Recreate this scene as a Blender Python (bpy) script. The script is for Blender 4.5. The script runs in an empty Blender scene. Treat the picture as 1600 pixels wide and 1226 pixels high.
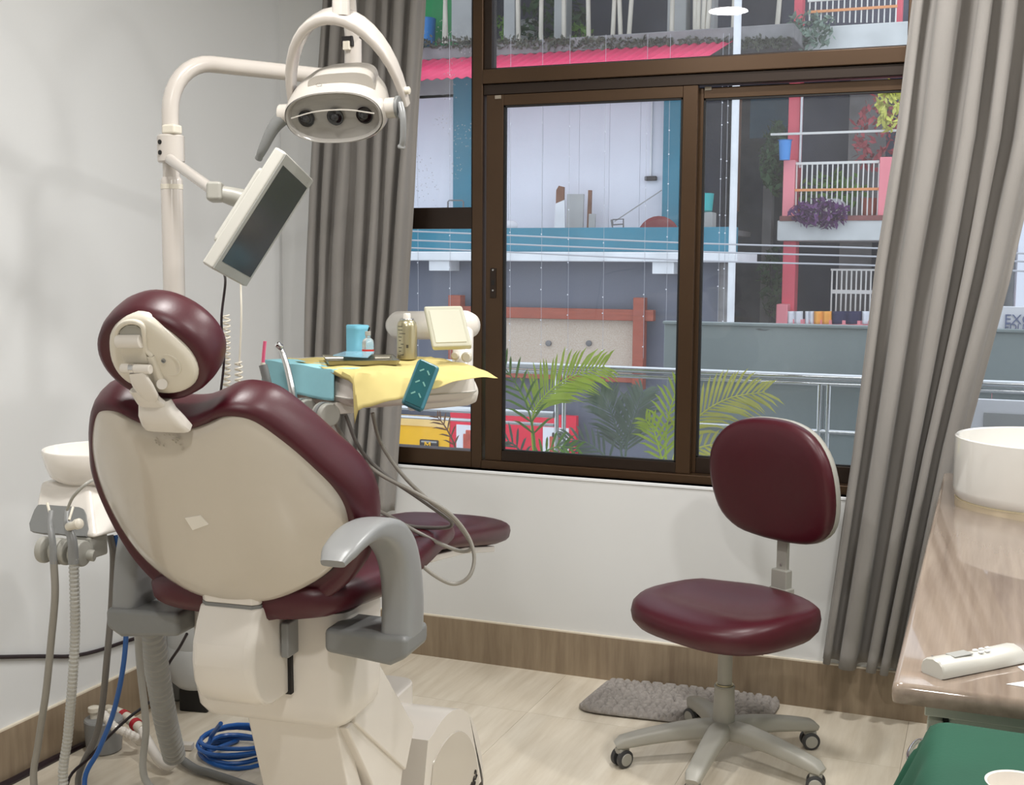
import bpy, bmesh, math, random
import numpy as np
from mathutils import Vector, Matrix
random.seed(7)
rng = np.random.default_rng(11)
SC = bpy.context.scene
COL = SC.collection

# ------------------------------------------------------------------ camera
FPX, PITCH, YAW, ROLL = 1900.69, 0.10514268, 0.37464545, 0.0066458
CAM = np.array([0.0, 0.0, 1.5])
_cy, _sy = math.cos(YAW), math.sin(YAW)
VF = np.array([-_sy*math.cos(PITCH), _cy*math.cos(PITCH), -math.sin(PITCH)])
VR = np.array([_cy, _sy, 0.0])
VU = np.cross(VR, VF)
VR, VU = math.cos(ROLL)*VR+math.sin(ROLL)*VU, -math.sin(ROLL)*VR+math.cos(ROLL)*VU
cd = bpy.data.cameras.new('camera')
cd.sensor_fit = 'HORIZONTAL'; cd.sensor_width = 36.0; cd.lens = FPX/1600*36.0
cd.clip_start = 0.05; cd.clip_end = 300
cam = bpy.data.objects.new('camera', cd); COL.objects.link(cam)
M = Matrix.Identity(4)
for i in range(3):
    M[i][0] = VR[i]; M[i][1] = VU[i]; M[i][2] = -VF[i]; M[i][3] = CAM[i]
cam.matrix_world = M
SC.camera = cam

# ------------------------------------------------------------------ world, light, exposure
world = bpy.data.worlds.new('overcast_sky'); SC.world = world
world.use_nodes = True
bg = world.node_tree.nodes['Background']
bg.inputs[0].default_value = (0.86, 0.92, 1.0, 1); bg.inputs[1].default_value = 1.75
SC.view_settings.view_transform = 'Standard'
SC.view_settings.look = 'None'
SC.view_settings.gamma = 1.0
SC.view_settings.use_curve_mapping = False
SC.view_settings.exposure = 0.0
LED_POWER = 23.0
LED_COLOR = (1.0, 0.985, 0.96)
# ceiling LED positions (x, y); the one over the chair is mirrored in the upper pane, the rear one is unseen, added to brighten the back shell
LEDS = [(-1.35, 1.91), (-0.5, 3.3), (0.35, 1.91), (1.1, 3.3), (-0.4, 0.35)]
ZC = 2.85

def at(px, py, **k):
    """point of the place seen at this spot of the photograph on the plane X=, Y= or Z="""
    d = VF+VR*(px-800)/FPX-VU*(py-613)/FPX
    if 'Y' in k: t = k['Y']/d[1]
    elif 'X' in k: t = k['X']/d[0]
    elif 'Z' in k: t = (k['Z']-1.5)/d[2]
    else: t = k['D']
    return CAM+d*t

# ------------------------------------------------------------------ materials
MATS = {}
def mat(name, col, rough=0.5, metal=0.0, vary=0.0, vscale=6.0, vstretch=(1, 1, 1), bump=0.0, bscale=60.0,
        col2=None, spec=0.5, coat=0.0, sheen=0.0, rvary=0.0, trans=0.0, emit=None, detail=4.0, alpha=None, sss=0.0):
    m = bpy.data.materials.new(name); m.use_nodes = True
    nt = m.node_tree; N = nt.nodes; L = nt.links
    b = N['Principled BSDF']
    b.inputs['Base Color'].default_value = (*col, 1)
    b.inputs['Roughness'].default_value = rough
    b.inputs['Metallic'].default_value = metal
    b.inputs['Specular IOR Level'].default_value = spec
    b.inputs['Coat Weight'].default_value = coat
    b.inputs['Coat Roughness'].default_value = 0.06
    b.inputs['Sheen Weight'].default_value = sheen
    b.inputs['Transmission Weight'].default_value = trans
    if sss: b.inputs['Subsurface Weight'].default_value = sss
    if alpha is not None: b.inputs['Alpha'].default_value = alpha
    if emit:
        b.inputs['Emission Color'].default_value = (*emit[0], 1); b.inputs['Emission Strength'].default_value = emit[1]
    if vary or bump or col2 or rvary:
        tc = N.new('ShaderNodeTexCoord'); mp = N.new('ShaderNodeMapping')
        mp.inputs['Scale'].default_value = vstretch
        L.new(tc.outputs['Object'], mp.inputs['Vector'])
        if vary or col2 or rvary:
            nz = N.new('ShaderNodeTexNoise'); nz.inputs['Scale'].default_value = vscale
            nz.inputs['Detail'].default_value = detail
            L.new(mp.outputs[0], nz.inputs['Vector'])
            if vary or col2:
                c2 = col2 or tuple(min(1, c*(1+vary)) for c in col)
                c1 = col if col2 else tuple(c*(1-vary) for c in col)
                cr = N.new('ShaderNodeValToRGB')
                cr.color_ramp.elements[0].position = 0.3; cr.color_ramp.elements[1].position = 0.7
                cr.color_ramp.elements[0].color = (*c1, 1); cr.color_ramp.elements[1].color = (*c2, 1)
                L.new(nz.outputs[0], cr.inputs[0]); L.new(cr.outputs[0], b.inputs['Base Color'])
            if rvary:
                mr = N.new('ShaderNodeMapRange')
                mr.inputs[3].default_value = max(0, rough-rvary); mr.inputs[4].default_value = min(1, rough+rvary)
                L.new(nz.outputs[0], mr.inputs[0]); L.new(mr.outputs[0], b.inputs['Roughness'])
        if bump:
            nb = N.new('ShaderNodeTexNoise'); nb.inputs['Scale'].default_value = bscale
            L.new(tc.outputs['Object'], nb.inputs['Vector'])
            bp = N.new('ShaderNodeBump'); bp.inputs['Strength'].default_value = bump; bp.inputs['Distance'].default_value = 0.004
            L.new(nb.outputs[0], bp.inputs['Height']); L.new(bp.outputs[0], b.inputs['Normal'])
    MATS[name] = m
    return m

def srgb(r, g, b):
    f = lambda c: (c/255/12.92) if c/255 <= 0.04045 else ((c/255+0.055)/1.055)**2.4
    return (f(r), f(g), f(b))

def wood(name, c1, c2, stretch, scale=4.0, rough=0.35, rnd=0.06, spec=0.5):
    """streaky wood print; stretch is the mapping scale (small along the grain)"""
    m = bpy.data.materials.new(name); m.use_nodes = True
    nt = m.node_tree; N = nt.nodes; L = nt.links; b = N['Principled BSDF']
    tc = N.new('ShaderNodeTexCoord'); mp = N.new('ShaderNodeMapping'); mp.inputs['Scale'].default_value = stretch
    oi = N.new('ShaderNodeObjectInfo')
    L.new(tc.outputs['Object'], mp.inputs['Vector'])
    nz = N.new('ShaderNodeTexNoise'); nz.inputs['Scale'].default_value = scale; nz.inputs['Detail'].default_value = 7; nz.inputs['Roughness'].default_value = 0.62
    nz.noise_dimensions = '4D'
    mm = N.new('ShaderNodeMath'); mm.operation = 'MULTIPLY'; mm.inputs[1].default_value = 37.0
    L.new(oi.outputs['Random'], mm.inputs[0]); L.new(mm.outputs[0], nz.inputs['W'])
    L.new(mp.outputs[0], nz.inputs['Vector'])
    cr = N.new('ShaderNodeValToRGB'); cr.color_ramp.elements[0].position = 0.32; cr.color_ramp.elements[1].position = 0.68
    cr.color_ramp.elements[0].color = (*c1, 1); cr.color_ramp.elements[1].color = (*c2, 1)
    L.new(nz.outputs[0], cr.inputs[0])
    hs = N.new('ShaderNodeHueSaturation'); mr = N.new('ShaderNodeMapRange')
    mr.inputs[3].default_value = 1-rnd; mr.inputs[4].default_value = 1+rnd
    L.new(oi.outputs['Random'], mr.inputs[0]); L.new(mr.outputs[0], hs.inputs['Value']); L.new(cr.outputs[0], hs.inputs['Color'])
    L.new(hs.outputs[0], b.inputs['Base Color'])
    b.inputs['Roughness'].default_value = rough; b.inputs['Specular IOR Level'].default_value = spec
    MATS[name] = m; return m

def glass(name, tint=(0.93, 0.95, 0.97), haze=0.0, drops=False):
    m = bpy.data.materials.new(name); m.use_nodes = True
    nt = m.node_tree; N = nt.nodes; L = nt.links; N.clear()
    out = N.new('ShaderNodeOutputMaterial'); tr = N.new('ShaderNodeBsdfTransparent'); tr.inputs[0].default_value = (*tint, 1)
    gl = N.new('ShaderNodeBsdfGlossy'); gl.inputs['Roughness'].default_value = 0.0
    fr = N.new('ShaderNodeFresnel'); fr.inputs[0].default_value = 1.35
    mx = N.new('ShaderNodeMixShader'); L.new(fr.outputs[0], mx.inputs[0]); L.new(tr.outputs[0], mx.inputs[1]); L.new(gl.outputs[0], mx.inputs[2])
    last = mx
    if haze or drops:
        df = N.new('ShaderNodeBsdfDiffuse'); df.inputs[0].default_value = (0.8, 0.82, 0.86, 1)  # pale veil mixed into the glass to imitate reflection haze
        tc = N.new('ShaderNodeTexCoord'); nz = N.new('ShaderNodeTexNoise'); nz.inputs['Scale'].default_value = 3.0
        L.new(tc.outputs['Object'], nz.inputs['Vector'])
        mr = N.new('ShaderNodeMapRange'); mr.inputs[3].default_value = haze*0.4; mr.inputs[4].default_value = haze*1.6
        L.new(nz.outputs[0], mr.inputs[0]); fac = mr.outputs[0]
        if drops:
            vo = N.new('ShaderNodeTexVoronoi'); vo.inputs['Scale'].default_value = 70
            L.new(tc.outputs['Object'], vo.inputs['Vector'])
            lt = N.new('ShaderNodeMath'); lt.operation = 'LESS_THAN'; lt.inputs[1].default_value = 0.17
            L.new(vo.outputs['Distance'], lt.inputs[0])
            n2 = N.new('ShaderNodeTexNoise'); n2.inputs['Scale'].default_value = 9
            L.new(tc.outputs['Object'], n2.inputs['Vector'])
            g2 = N.new('ShaderNodeMath'); g2.operation = 'GREATER_THAN'; g2.inputs[1].default_value = 0.53
            L.new(n2.outputs[0], g2.inputs[0])
            ml = N.new('ShaderNodeMath'); ml.operation = 'MULTIPLY'; L.new(lt.outputs[0], ml.inputs[0]); L.new(g2.outputs[0], ml.inputs[1])
            m3 = N.new('ShaderNodeMath'); m3.operation = 'MULTIPLY'; m3.inputs[1].default_value = 0.45; L.new(ml.outputs[0], m3.inputs[0])
            ad = N.new('ShaderNodeMath'); ad.operation = 'ADD'; L.new(fac, ad.inputs[0]); L.new(m3.outputs[0], ad.inputs[1]); fac = ad.outputs[0]
        m2 = N.new('ShaderNodeMixShader'); L.new(fac, m2.inputs[0]); L.new(mx.outputs[0], m2.inputs[1]); L.new(df.outputs[0], m2.inputs[2]); last = m2
    L.new(last.outputs[0], out.inputs[0])
    MATS[name] = m; return m

mat('wall_paint', srgb(222, 223, 223), 0.62, vary=0.015, vscale=1.2, bump=0.05, bscale=25)
mat('sill_paint', srgb(238, 240, 242), 0.5, vary=0.02)
mat('ceiling_paint', srgb(225, 225, 222), 0.7)
wood('floor_print', srgb(216, 204, 184), srgb(238, 229, 212), (7.0, 0.7, 7.0), 3.0, 0.22, 0.015)
wood('skirting_print', srgb(132, 114, 94), srgb(160, 143, 120), (9.0, 9.0, 0.8), 3.5, 0.34, 0.02)
wood('counter_print', srgb(122, 107, 95), srgb(156, 141, 127), (12.0, 0.55, 12.0), 2.6, 0.05, 0.0)
mat('grout', srgb(196, 182, 160), 0.8)
mat('cream_line', srgb(226, 216, 198), 0.6)
mat('bronze_aluminium', srgb(76, 57, 40), 0.34, metal=0.55, vary=0.08, vscale=3)
mat('bronze_dark', srgb(44, 32, 24), 0.4, metal=0.4)
mat('rubber_black', srgb(14, 12, 12), 0.6)
mat('catch_grey', srgb(150, 140, 125), 0.4)
glass('window_glass', haze=0.035)
glass('window_glass_rain', haze=0.05, drops=True)
mat('curtain_cloth', srgb(142, 138, 134), 0.85, vary=0.06, vscale=4, vstretch=(1, 1, 0.3), bump=0.12, bscale=180, sheen=0.15)
mat('burgundy_vinyl', srgb(68, 8, 23), 0.40, vary=0.08, vscale=5, bump=0.03, bscale=220, spec=0.5, rvary=0.05)
mat('white_shell', srgb(200, 192, 180), 0.14, vary=0.02, vscale=2, coat=0.35)
mat('white_plastic', srgb(226, 220, 212), 0.25, vary=0.02, vscale=3, coat=0.15)
mat('cream_plastic', srgb(222, 215, 200), 0.3, vary=0.02, vscale=4)
mat('grey_plastic', srgb(140, 141, 141), 0.35, vary=0.03, vscale=5)
mat('dark_grey_plastic', srgb(126, 127, 126), 0.42, vary=0.04, vscale=5)
mat('stool_plastic', srgb(168, 166, 158), 0.4, vary=0.03, vscale=5)
mat('seam_black', srgb(22, 18, 18), 0.6)
mat('lamp_white', srgb(200, 194, 186), 0.25, vary=0.02, vscale=3, coat=0.15)
mat('painted_steel', srgb(200, 193, 186), 0.22, vary=0.02, vscale=3, coat=0.2)
mat('chrome', (0.75, 0.75, 0.76), 0.12, metal=1.0, vary=0.03)
mat('brushed_steel', (0.55, 0.55, 0.55), 0.3, metal=1.0, vary=0.1, vscale=6)
mat('lens_grey', srgb(150, 146, 140), 0.16, vary=0.06, vscale=8, vstretch=(1, 1, 6))
mat('lens_black', srgb(22, 22, 24), 0.08)
mat('screen_glass', srgb(52, 52, 54), 0.22, vary=0.05)
mat('bezel_white', srgb(206, 204, 196), 0.3, vary=0.02)
mat('bezel_grey', srgb(168, 168, 164), 0.35, vary=0.02)
mat('hose_grey', srgb(150, 146, 138), 0.45, vary=0.04, vscale=9)
mat('hose_pale', srgb(178, 177, 172), 0.4, vary=0.03, vscale=9)
mat('hose_dark', srgb(112, 108, 104), 0.4, vary=0.04, vscale=9)
mat('hose_blue', srgb(38, 96, 172), 0.32, vary=0.08, vscale=9)
mat('cable_black', srgb(34, 18, 24), 0.45)
mat('red_band', srgb(178, 30, 44), 0.4)
mat('paper_yellow', srgb(206, 189, 122), 0.75, vary=0.03, vscale=8, bump=0.05)
mat('cloth_teal', srgb(150, 208, 220), 0.8, vary=0.05, vscale=9, bump=0.1)
mat('cloth_green_edge', srgb(74, 140, 76), 0.8, vary=0.06)
mat('wrap_teal', srgb(28, 84, 90), 0.18, vary=0.15, vscale=14, coat=0.3)
mat('wrap_side', srgb(58, 118, 134), 0.3, vary=0.06)
mat('print_pale', srgb(110, 160, 150), 0.4)
mat('foam_blue', srgb(106, 172, 194), 0.7, vary=0.03)
mat('vial_glass', srgb(232, 236, 236), 0.06, trans=0.75)
mat('label_red', srgb(190, 36, 30), 0.5)
mat('can_gold', srgb(184, 176, 146), 0.28, metal=0.75, vary=0.03)
mat('can_print', srgb(70, 66, 58), 0.5)
mat('film_blue', srgb(168, 212, 232), 0.15, trans=0.35)
mat('metal_tray', srgb(168, 164, 150), 0.25, metal=0.85, vary=0.06)
mat('pink_plastic', srgb(248, 112, 150), 0.35)
mat('bowl_ceramic', srgb(240, 234, 226), 0.12, coat=0.4, vary=0.01)
mat('basin_ceramic', srgb(228, 226, 221), 0.1, coat=0.5, vary=0.01)
mat('caster_dark', srgb(60, 60, 62), 0.4)
mat('mat_pile', srgb(158, 152, 147), 0.95, vary=0.14, vscale=90, bump=0.5, bscale=240)
mat('cabinet_white', srgb(198, 204, 194), 0.4, vary=0.02, vscale=3)
mat('green_drape', srgb(10, 74, 53), 0.8, vary=0.08, vscale=6, bump=0.08, bscale=160)
mat('paper_white', srgb(240, 240, 240), 0.6, vary=0.01)
mat('sticker_white', srgb(232, 228, 220), 0.4)
mat('print_grey', srgb(120, 116, 112), 0.5)
mat('emblem_faint', srgb(176, 168, 154), 0.5)
mat('panel_cream', srgb(196, 194, 176), 0.4, vary=0.02)
mat('panel_display', srgb(206, 204, 186), 0.3, vary=0.02)
mat('sealant_cream', srgb(206, 192, 158), 0.6)
mat('bottle_plastic', srgb(214, 216, 216), 0.3, vary=0.02, trans=0.15)
mat('led_diffuser', (1, 1, 1), 0.4, emit=((1.0, 0.96, 0.9), 14.0))

# ------------------------------------------------------------------ mesh helpers
def V(*a): return np.array(a, dtype=float)
def unit(v): v = np.asarray(v, float); return v/np.linalg.norm(v)

class G:
    """collects geometry (in place coordinates) and links it as ONE mesh object"""
    def __init__(s): s.v = []; s.f = []
    def add(s, vs, fs):
        o = len(s.v); s.v += [tuple(float(c) for c in p) for p in vs]; s.f += [tuple(i+o for i in f) for f in fs]; return s
    def box(s, lo, hi):
        x0, y0, z0 = lo; x1, y1, z1 = hi
        return s.add([(x0, y0, z0), (x1, y0, z0), (x1, y1, z0), (x0, y1, z0), (x0, y0, z1), (x1, y0, z1), (x1, y1, z1), (x0, y1, z1)],
                     [(0, 3, 2, 1), (4, 5, 6, 7), (0, 1, 5, 4), (1, 2, 6, 5), (2, 3, 7, 6), (3, 0, 4, 7)])
    def obox(s, c, ax, ay, az, hx, hy, hz):
        c = V(*c); P = []
        for k in (-1, 1):
            for i, j in ((-1, -1), (1, -1), (1, 1), (-1, 1)):
                P.append(c+i*hx*unit(ax)+j*hy*unit(ay)+k*hz*unit(az))
        return s.add(P, [(0, 3, 2, 1), (4, 5, 6, 7), (0, 1, 5, 4), (1, 2, 6, 5), (2, 3, 7, 6), (3, 0, 4, 7)])
    def loft(s, rings, cap0=True, cap1=True, closed=True):
        n = len(rings[0]); vs = [p for r in rings for p in r]; fs = []
        m = n if closed else n-1
        for i in range(len(rings)-1):
            for j in range(m):
                k = (j+1) % n
                fs.append((i*n+j, i*n+k, (i+1)*n+k, (i+1)*n+j))
        if cap0: fs.append(tuple(range(n-1, -1, -1)))
        if cap1: fs.append(tuple((len(rings)-1)*n+j for j in range(n)))
        return s.add(vs, fs)
    def tube(s, pts, r, n=10, caps=True):
        pts = [V(*p) for p in pts]; rs = r if hasattr(r, '__len__') else [r]*len(pts)
        t0 = unit(pts[1]-pts[0]); ref = V(0, 0, 1) if abs(t0[2]) < 0.9 else V(1, 0, 0)
        nv = unit(np.cross(t0, ref)); rings = []
        for i, p in enumerate(pts):
            t = unit(pts[min(i+1, len(pts)-1)]-pts[max(i-1, 0)])
            nv = nv-t*(nv@t); nv = unit(nv); bv = np.cross(t, nv)
            rings.append([p+rs[i]*(math.cos(a)*nv+math.sin(a)*bv) for a in [2*math.pi*k/n for k in range(n)]])
        return s.loft(rings, caps, caps)
    def lathe(s, prof, c=(0, 0, 0), axis=(0, 0, 1), n=32, sx=1.0, sy=1.0, xdir=None, cap0=True, cap1=True):
        a = unit(axis); ref = V(*xdir) if xdir is not None else (V(1, 0, 0) if abs(a[0]) < 0.9 else V(0, 1, 0))
        x = unit(ref-a*(ref@a)); y = np.cross(a, x); c = V(*c)
        return s.loft([[c+a*h+r*(sx*math.cos(t)*x+sy*math.sin(t)*y) for t in [2*math.pi*k/n for k in range(n)]] for r, h in prof], cap0, cap1)
    def sweep(s, pts, side, ws, ts, n=4, rnd=0.0):
        """band of half width ws (along side) and half thickness ts along pts"""
        pts = [V(*p) for p in pts]; side = unit(side); rings = []
        for i, p in enumerate(pts):
            t = unit(pts[min(i+1, len(pts)-1)]-pts[max(i-1, 0)])
            sd = unit(side-t*(side@t)); nn = np.cross(t, sd); w = ws[i]; h = ts[i]
            if rnd:
                ring = []
                for k in range(16):
                    a = 2*math.pi*(k+0.5)/16; ca, sa = math.cos(a), math.sin(a)
                    e = 2.0/rnd
                    ring.append(p+sd*w*math.copysign(abs(ca)**e, ca)+nn*h*math.copysign(abs(sa)**e, sa))
                rings.append(ring)
            else:
                rings.append([p+sd*w+nn*h, p-sd*w+nn*h, p-sd*w-nn*h, p+sd*w-nn*h])
        return s.loft(rings)
    def pillow(s, outline, layers, fr, centre=(0, 0), cap0=True, cap1=True):
        """layers: (scale, off); fr(u, v, off) -> point"""
        cx, cy = centre; rings = []
        for sc, off in layers:
            rings.append([fr(cx+(u-cx)*sc, cy+(v-cy)*sc, off) for u, v in outline])
        return s.loft(rings, cap0, cap1)
    def prism(s, poly, f0, f1):
        n = len(poly)
        vs = [f0(*p) for p in poly]+[f1(*p) for p in poly]
        return s.add(vs, [tuple(range(n-1, -1, -1)), tuple(range(n, 2*n))]+[(i, (i+1) % n, n+(i+1) % n, n+i) for i in range(n)])
    def sphere(s, c, r, n=16, m=10, scale=(1, 1, 1)):
        c = V(*c); rings = []
        for i in range(1, m):
            a = math.pi*i/m
            rings.append([c+V(r*scale[0]*math.sin(a)*math.cos(2*math.pi*k/n), r*scale[1]*math.sin(a)*math.sin(2*math.pi*k/n), -r*scale[2]*math.cos(a)) for k in range(n)])
        return s.loft(rings)
    def grid(s, fn, nu, nv):
        vs = [fn(i/nu, j/nv) for j in range(nv+1) for i in range(nu+1)]
        return s.add(vs, [(j*(nu+1)+i, j*(nu+1)+i+1, (j+1)*(nu+1)+i+1, (j+1)*(nu+1)+i) for j in range(nv) for i in range(nu)])
    def obj(s, name, m, parent=None, bevel=0.0, seg=2, sub=0, smooth=True, angle=38, solid=0.0, fix=True):
        me = bpy.data.meshes.new(name)
        off = np.zeros(3)
        r = parent
        while r is not None and r.parent is not None: r = r.parent
        if r is not None: off = np.array(r.location)
        vs = [tuple(np.array(p)-off) for p in s.v]
        me.from_pydata(vs, [], s.f); me.validate(verbose=False)
        if fix:
            bm = bmesh.new(); bm.from_mesh(me); bmesh.ops.recalc_face_normals(bm, faces=bm.faces); bm.to_mesh(me); bm.free()
        if smooth:
            for p in me.polygons: p.use_smooth = True
            me.set_sharp_from_angle(angle=math.radians(angle))
        me.materials.append(MATS[m])
        o = bpy.data.objects.new(name, me); COL.objects.link(o)
        if parent is not None: o.parent = parent
        if solid:
            md = o.modifiers.new('thickness', 'SOLIDIFY'); md.thickness = solid; md.offset = 0
        if bevel:
            md = o.modifiers.new('bevel', 'BEVEL'); md.width = bevel; md.segments = seg; md.limit_method = 'ANGLE'; md.angle_limit = math.radians(40); md.harden_normals = True
        if sub:
            md = o.modifiers.new('subdivision', 'SUBSURF'); md.levels = sub; md.render_levels = sub
        return o

def thing(name, label, cat, loc=(0, 0, 0), group=None, kind=None):
    o = bpy.data.objects.new(name, None); COL.objects.link(o); o.location = Vector([float(c) for c in loc]); o.empty_display_size = 0.1
    if label: o['label'] = label
    if cat: o['category'] = cat
    if group: o['group'] = group
    if kind: o['kind'] = kind
    return o
def tag(o, label, cat, group=None, kind=None):
    if label: o['label'] = label
    if cat: o['category'] = cat
    if group: o['group'] = group
    if kind: o['kind'] = kind
    return o
def struct(o, label=None):
    o['kind'] = 'structure'
    if label: o['label'] = label
    return o
def spline(pts, n=8):
    """Catmull-Rom through the points"""
    P = [V(*p) for p in pts]; P = [2*P[0]-P[1]]+P+[2*P[-1]-P[-2]]; out = []
    for i in range(1, len(P)-2):
        for k in range(n):
            t = k/n
            out.append(0.5*((2*P[i])+(-P[i-1]+P[i+1])*t+(2*P[i-1]-5*P[i]+4*P[i+1]-P[i+2])*t*t+(-P[i-1]+3*P[i]-3*P[i+1]+P[i+2])*t**3))
    out.append(P[-2]); return out
def pspline(pts, n=8): return spline([at(p[0], p[1], Y=p[2]) for p in pts], n)
def smooth2(pts, n=5, closed=True):
    P = [V(*p) for p in pts]; out = []; m = len(P)
    for i in range(m):
        a, b, c, d = P[(i-1) % m], P[i], P[(i+1) % m], P[(i+2) % m]
        for k in range(n):
            t = k/n
            out.append(tuple(0.5*((2*b)+(-a+c)*t+(2*a-5*b+4*c-d)*t*t+(-a+3*b-3*c+d)*t**3)))
    return out
def ellipse(rx, ry, n=40, e=2.0, c=(0, 0)):
    out = []
    for k in range(n):
        a = 2*math.pi*k/n; ca, sa = math.cos(a), math.sin(a)
        out.append((c[0]+rx*math.copysign(abs(ca)**(2/e), ca), c[1]+ry*math.copysign(abs(sa)**(2/e), sa)))
    return out
def dup(root, loc, label=None):
    r = root.copy(); COL.objects.link(r); r.location = Vector([float(c) for c in loc])
    if label: r['label'] = label
    for ch in list(root.children):
        c = ch.copy(); COL.objects.link(c); c.parent = r
        for g in list(ch.children):
            d = g.copy(); COL.objects.link(d); d.parent = c
    return r
def lettering(name, text, m, parent, origin, ax, ay, size, depth=0.001, align='CENTER'):
    """flat lettering as a thin mesh; ax = reading direction, ay = up of the letters"""
    cu = bpy.data.curves.new('lettering', 'FONT'); cu.body = text; cu.size = size; cu.extrude = depth; cu.align_x = align; cu.align_y = 'CENTER'
    t = bpy.data.objects.new('lettering', cu); COL.objects.link(t)
    dg = bpy.context.evaluated_depsgraph_get()
    me = bpy.data.meshes.new_from_object(t.evaluated_get(dg)); bpy.data.objects.remove(t)
    ax = unit(ax); ay = unit(ay-ax*(ay@ax)); az = np.cross(ax, ay)
    r = parent; off = np.zeros(3)
    while r is not None and r.parent is not None: r = r.parent
    if r is not None: off = np.array(r.location)
    o3 = V(*origin)-off
    for v in me.vertices:
        v.co = Vector(o3+ax*v.co[0]+ay*v.co[1]+az*v.co[2])
    me.materials.clear(); me.materials.append(MATS[m])
    o = bpy.data.objects.new(name, me); COL.objects.link(o)
    if parent is not None: o.parent = parent
    return o

# ================================================================== ROOM SHELL
XL, XR, YW, YB = -2.595, 1.9, 4.13, -2.3
floor = struct(G().box((XL-0.2, YB-0.2, -0.15), (XR+0.2, YW+0.2, -0.006)).obj('floor', 'grout', smooth=False), 'pale beige wood-look tiled floor')
tile_w, tile_l = 0.6, 1.2
seam_y = float(at(680, 1091, Z=0)[1])
tile_mesh = None
ys = [seam_y-tile_l*k for k in range(-1, 7)]
x = XL
while x < XR:
    for y0 in ys:
        y1 = min(y0+tile_l, YW); ya = max(y0, YB); x1 = min(x+tile_w, XR)
        if y1-ya < 0.02: continue
        c = V((x+x1)/2, (ya+y1)/2, 0)
        g = G().box((x+0.0005, ya+0.0005, -0.006), (x1-0.0005, y1-0.0005, 0.0))
        t = g.obj('floor_tile', 'floor_print', floor, smooth=False)
    x += tile_w
struct(G().box((XL-0.2, YB-0.2, ZC), (XR+0.2, YW+0.25, ZC+0.15)).obj('ceiling', 'ceiling_paint', smooth=False), 'plain white ceiling')
struct(G().box((XL-0.2, YB-0.2, -0.006), (XL, YW+0.25, ZC)).obj('wall_left', 'wall_paint', smooth=False), 'plain pale grey wall behind the dental chair')
struct(G().box((XR, YB-0.2, -0.006), (XR+0.2, YW+0.25, ZC)).obj('wall_right', 'wall_paint', smooth=False), 'plain pale wall beyond the counter')
struct(G().box((XL, YB-0.2, -0.006), (XR, YB, ZC)).obj('wall_back', 'wall_paint', smooth=False), 'plain pale wall behind the camera')
# window wall with its opening
FY = 4.165                                   # front of the window frame
WX0, WX1, WZ0, WZ1 = float(at(575, 400, Y=FY)[0]), 1.25, 0.735, 2.62
g = G()
g.box((XL, YW, -0.006), (XR, YW+0.22, WZ0))
g.box((XL, YW, WZ1), (XR, YW+0.22, ZC))
g.box((XL, YW, WZ0), (WX0, YW+0.22, WZ1))
g.box((WX1, YW, WZ0), (XR, YW+0.22, WZ1))
struct(g.obj('wall_window', 'wall_paint', smooth=False), 'pale wall below and around the wide window')
struct(G().box((XL, YB, 0), (XL+0.012, YW-0.012, 0.158)).obj('baseboard_left', 'skirting_print', smooth=False), 'brown wood-look skirting along the side wall')
struct(G().box((XL, YW-0.014, 0), (XR, YW, 0.158)).obj('baseboard_window', 'skirting_print', smooth=False), 'brown wood-look skirting below the window')
struct(G().box((XL, YB, 0.158), (XL+0.010, YW-0.012, 0.163)).obj('trim_1', 'cream_line', smooth=False), 'thin cream line on top of the side skirting')
struct(G().box((XL, YW-0.012, 0.158), (XR, YW, 0.163)).obj('trim_2', 'cream_line', smooth=False), 'thin cream line on top of the window skirting')

# ------------------------------------------------------------------ window
def wx(px, py=430, Y=FY): return float(at(px, py, Y=Y)[0])
def wz(px, py, Y=FY): return float(at(px, py, Y=Y)[2])
win = thing('window_1', 'wide bronze aluminium window with fixed and sliding panes', None, (wx(745), FY, WZ0), kind='structure')
def bar(name, x0, x1, z0, z1, y0=FY, y1=FY+0.07, m='bronze_aluminium', bevel=0.003):
    return G().box((min(x0, x1), y0, min(z0, z1)), (max(x0, x1), y1, max(z0, z1))).obj(name, m, win, bevel=bevel)
G().box((WX0, YW-0.004, WZ0-0.012), (WX1, YW+0.22, WZ0)).obj('window_sill', 'sill_paint', win, bevel=0.003)
zt_glass = wz(900, 98); zt_face = wz(900, 124); zt_low = wz(900, 141)
xm0, xm1 = wx(737), wx(753)
bar('mullion', xm0, xm1, WZ0, WZ1)
xj0, xj1 = wx(1408, 300), wx(1424, 300)
bar('mullion', xj0, xj1+0.01, WZ0, WZ1, FY+0.002)
bar('jamb', WX0, WX0+0.04, WZ0, WZ1, FY+0.001)
bar('jamb', WX1-0.04, WX1, WZ0, WZ1, FY+0.001)
bar('head_rail', WX0+0.04, WX1-0.04, WZ1-0.05, WZ1, FY+0.003)
bar('transom', xm1, xj0, zt_face, zt_glass-0.006, FY-0.006)
bar('transom_lip', xm1, xj0, zt_glass-0.006, zt_glass, FY+0.012, FY+0.06, 'bronze_dark', 0.001)
bar('sliding_track', xm1, xj0, zt_low, zt_face-0.001, FY+0.008, FY+0.07, 'bronze_dark', 0.002)
zb_frame = wz(900, 729)
bar('bottom_track', xm1, xj0, WZ0, zb_frame, FY-0.004, FY+0.07)
bar('bottom_rail', WX0+0.04, xm0, WZ0, wz(690, 702), FY+0.001)
bar('cross_rail', WX0+0.04, xm0, wz(690, 357), wz(690, 324), FY+0.004, FY+0.06, 'bronze_dark')
bar('bottom_rail', xj1+0.01, WX1-0.04, WZ0, wz(690, 702), FY+0.001)
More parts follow.
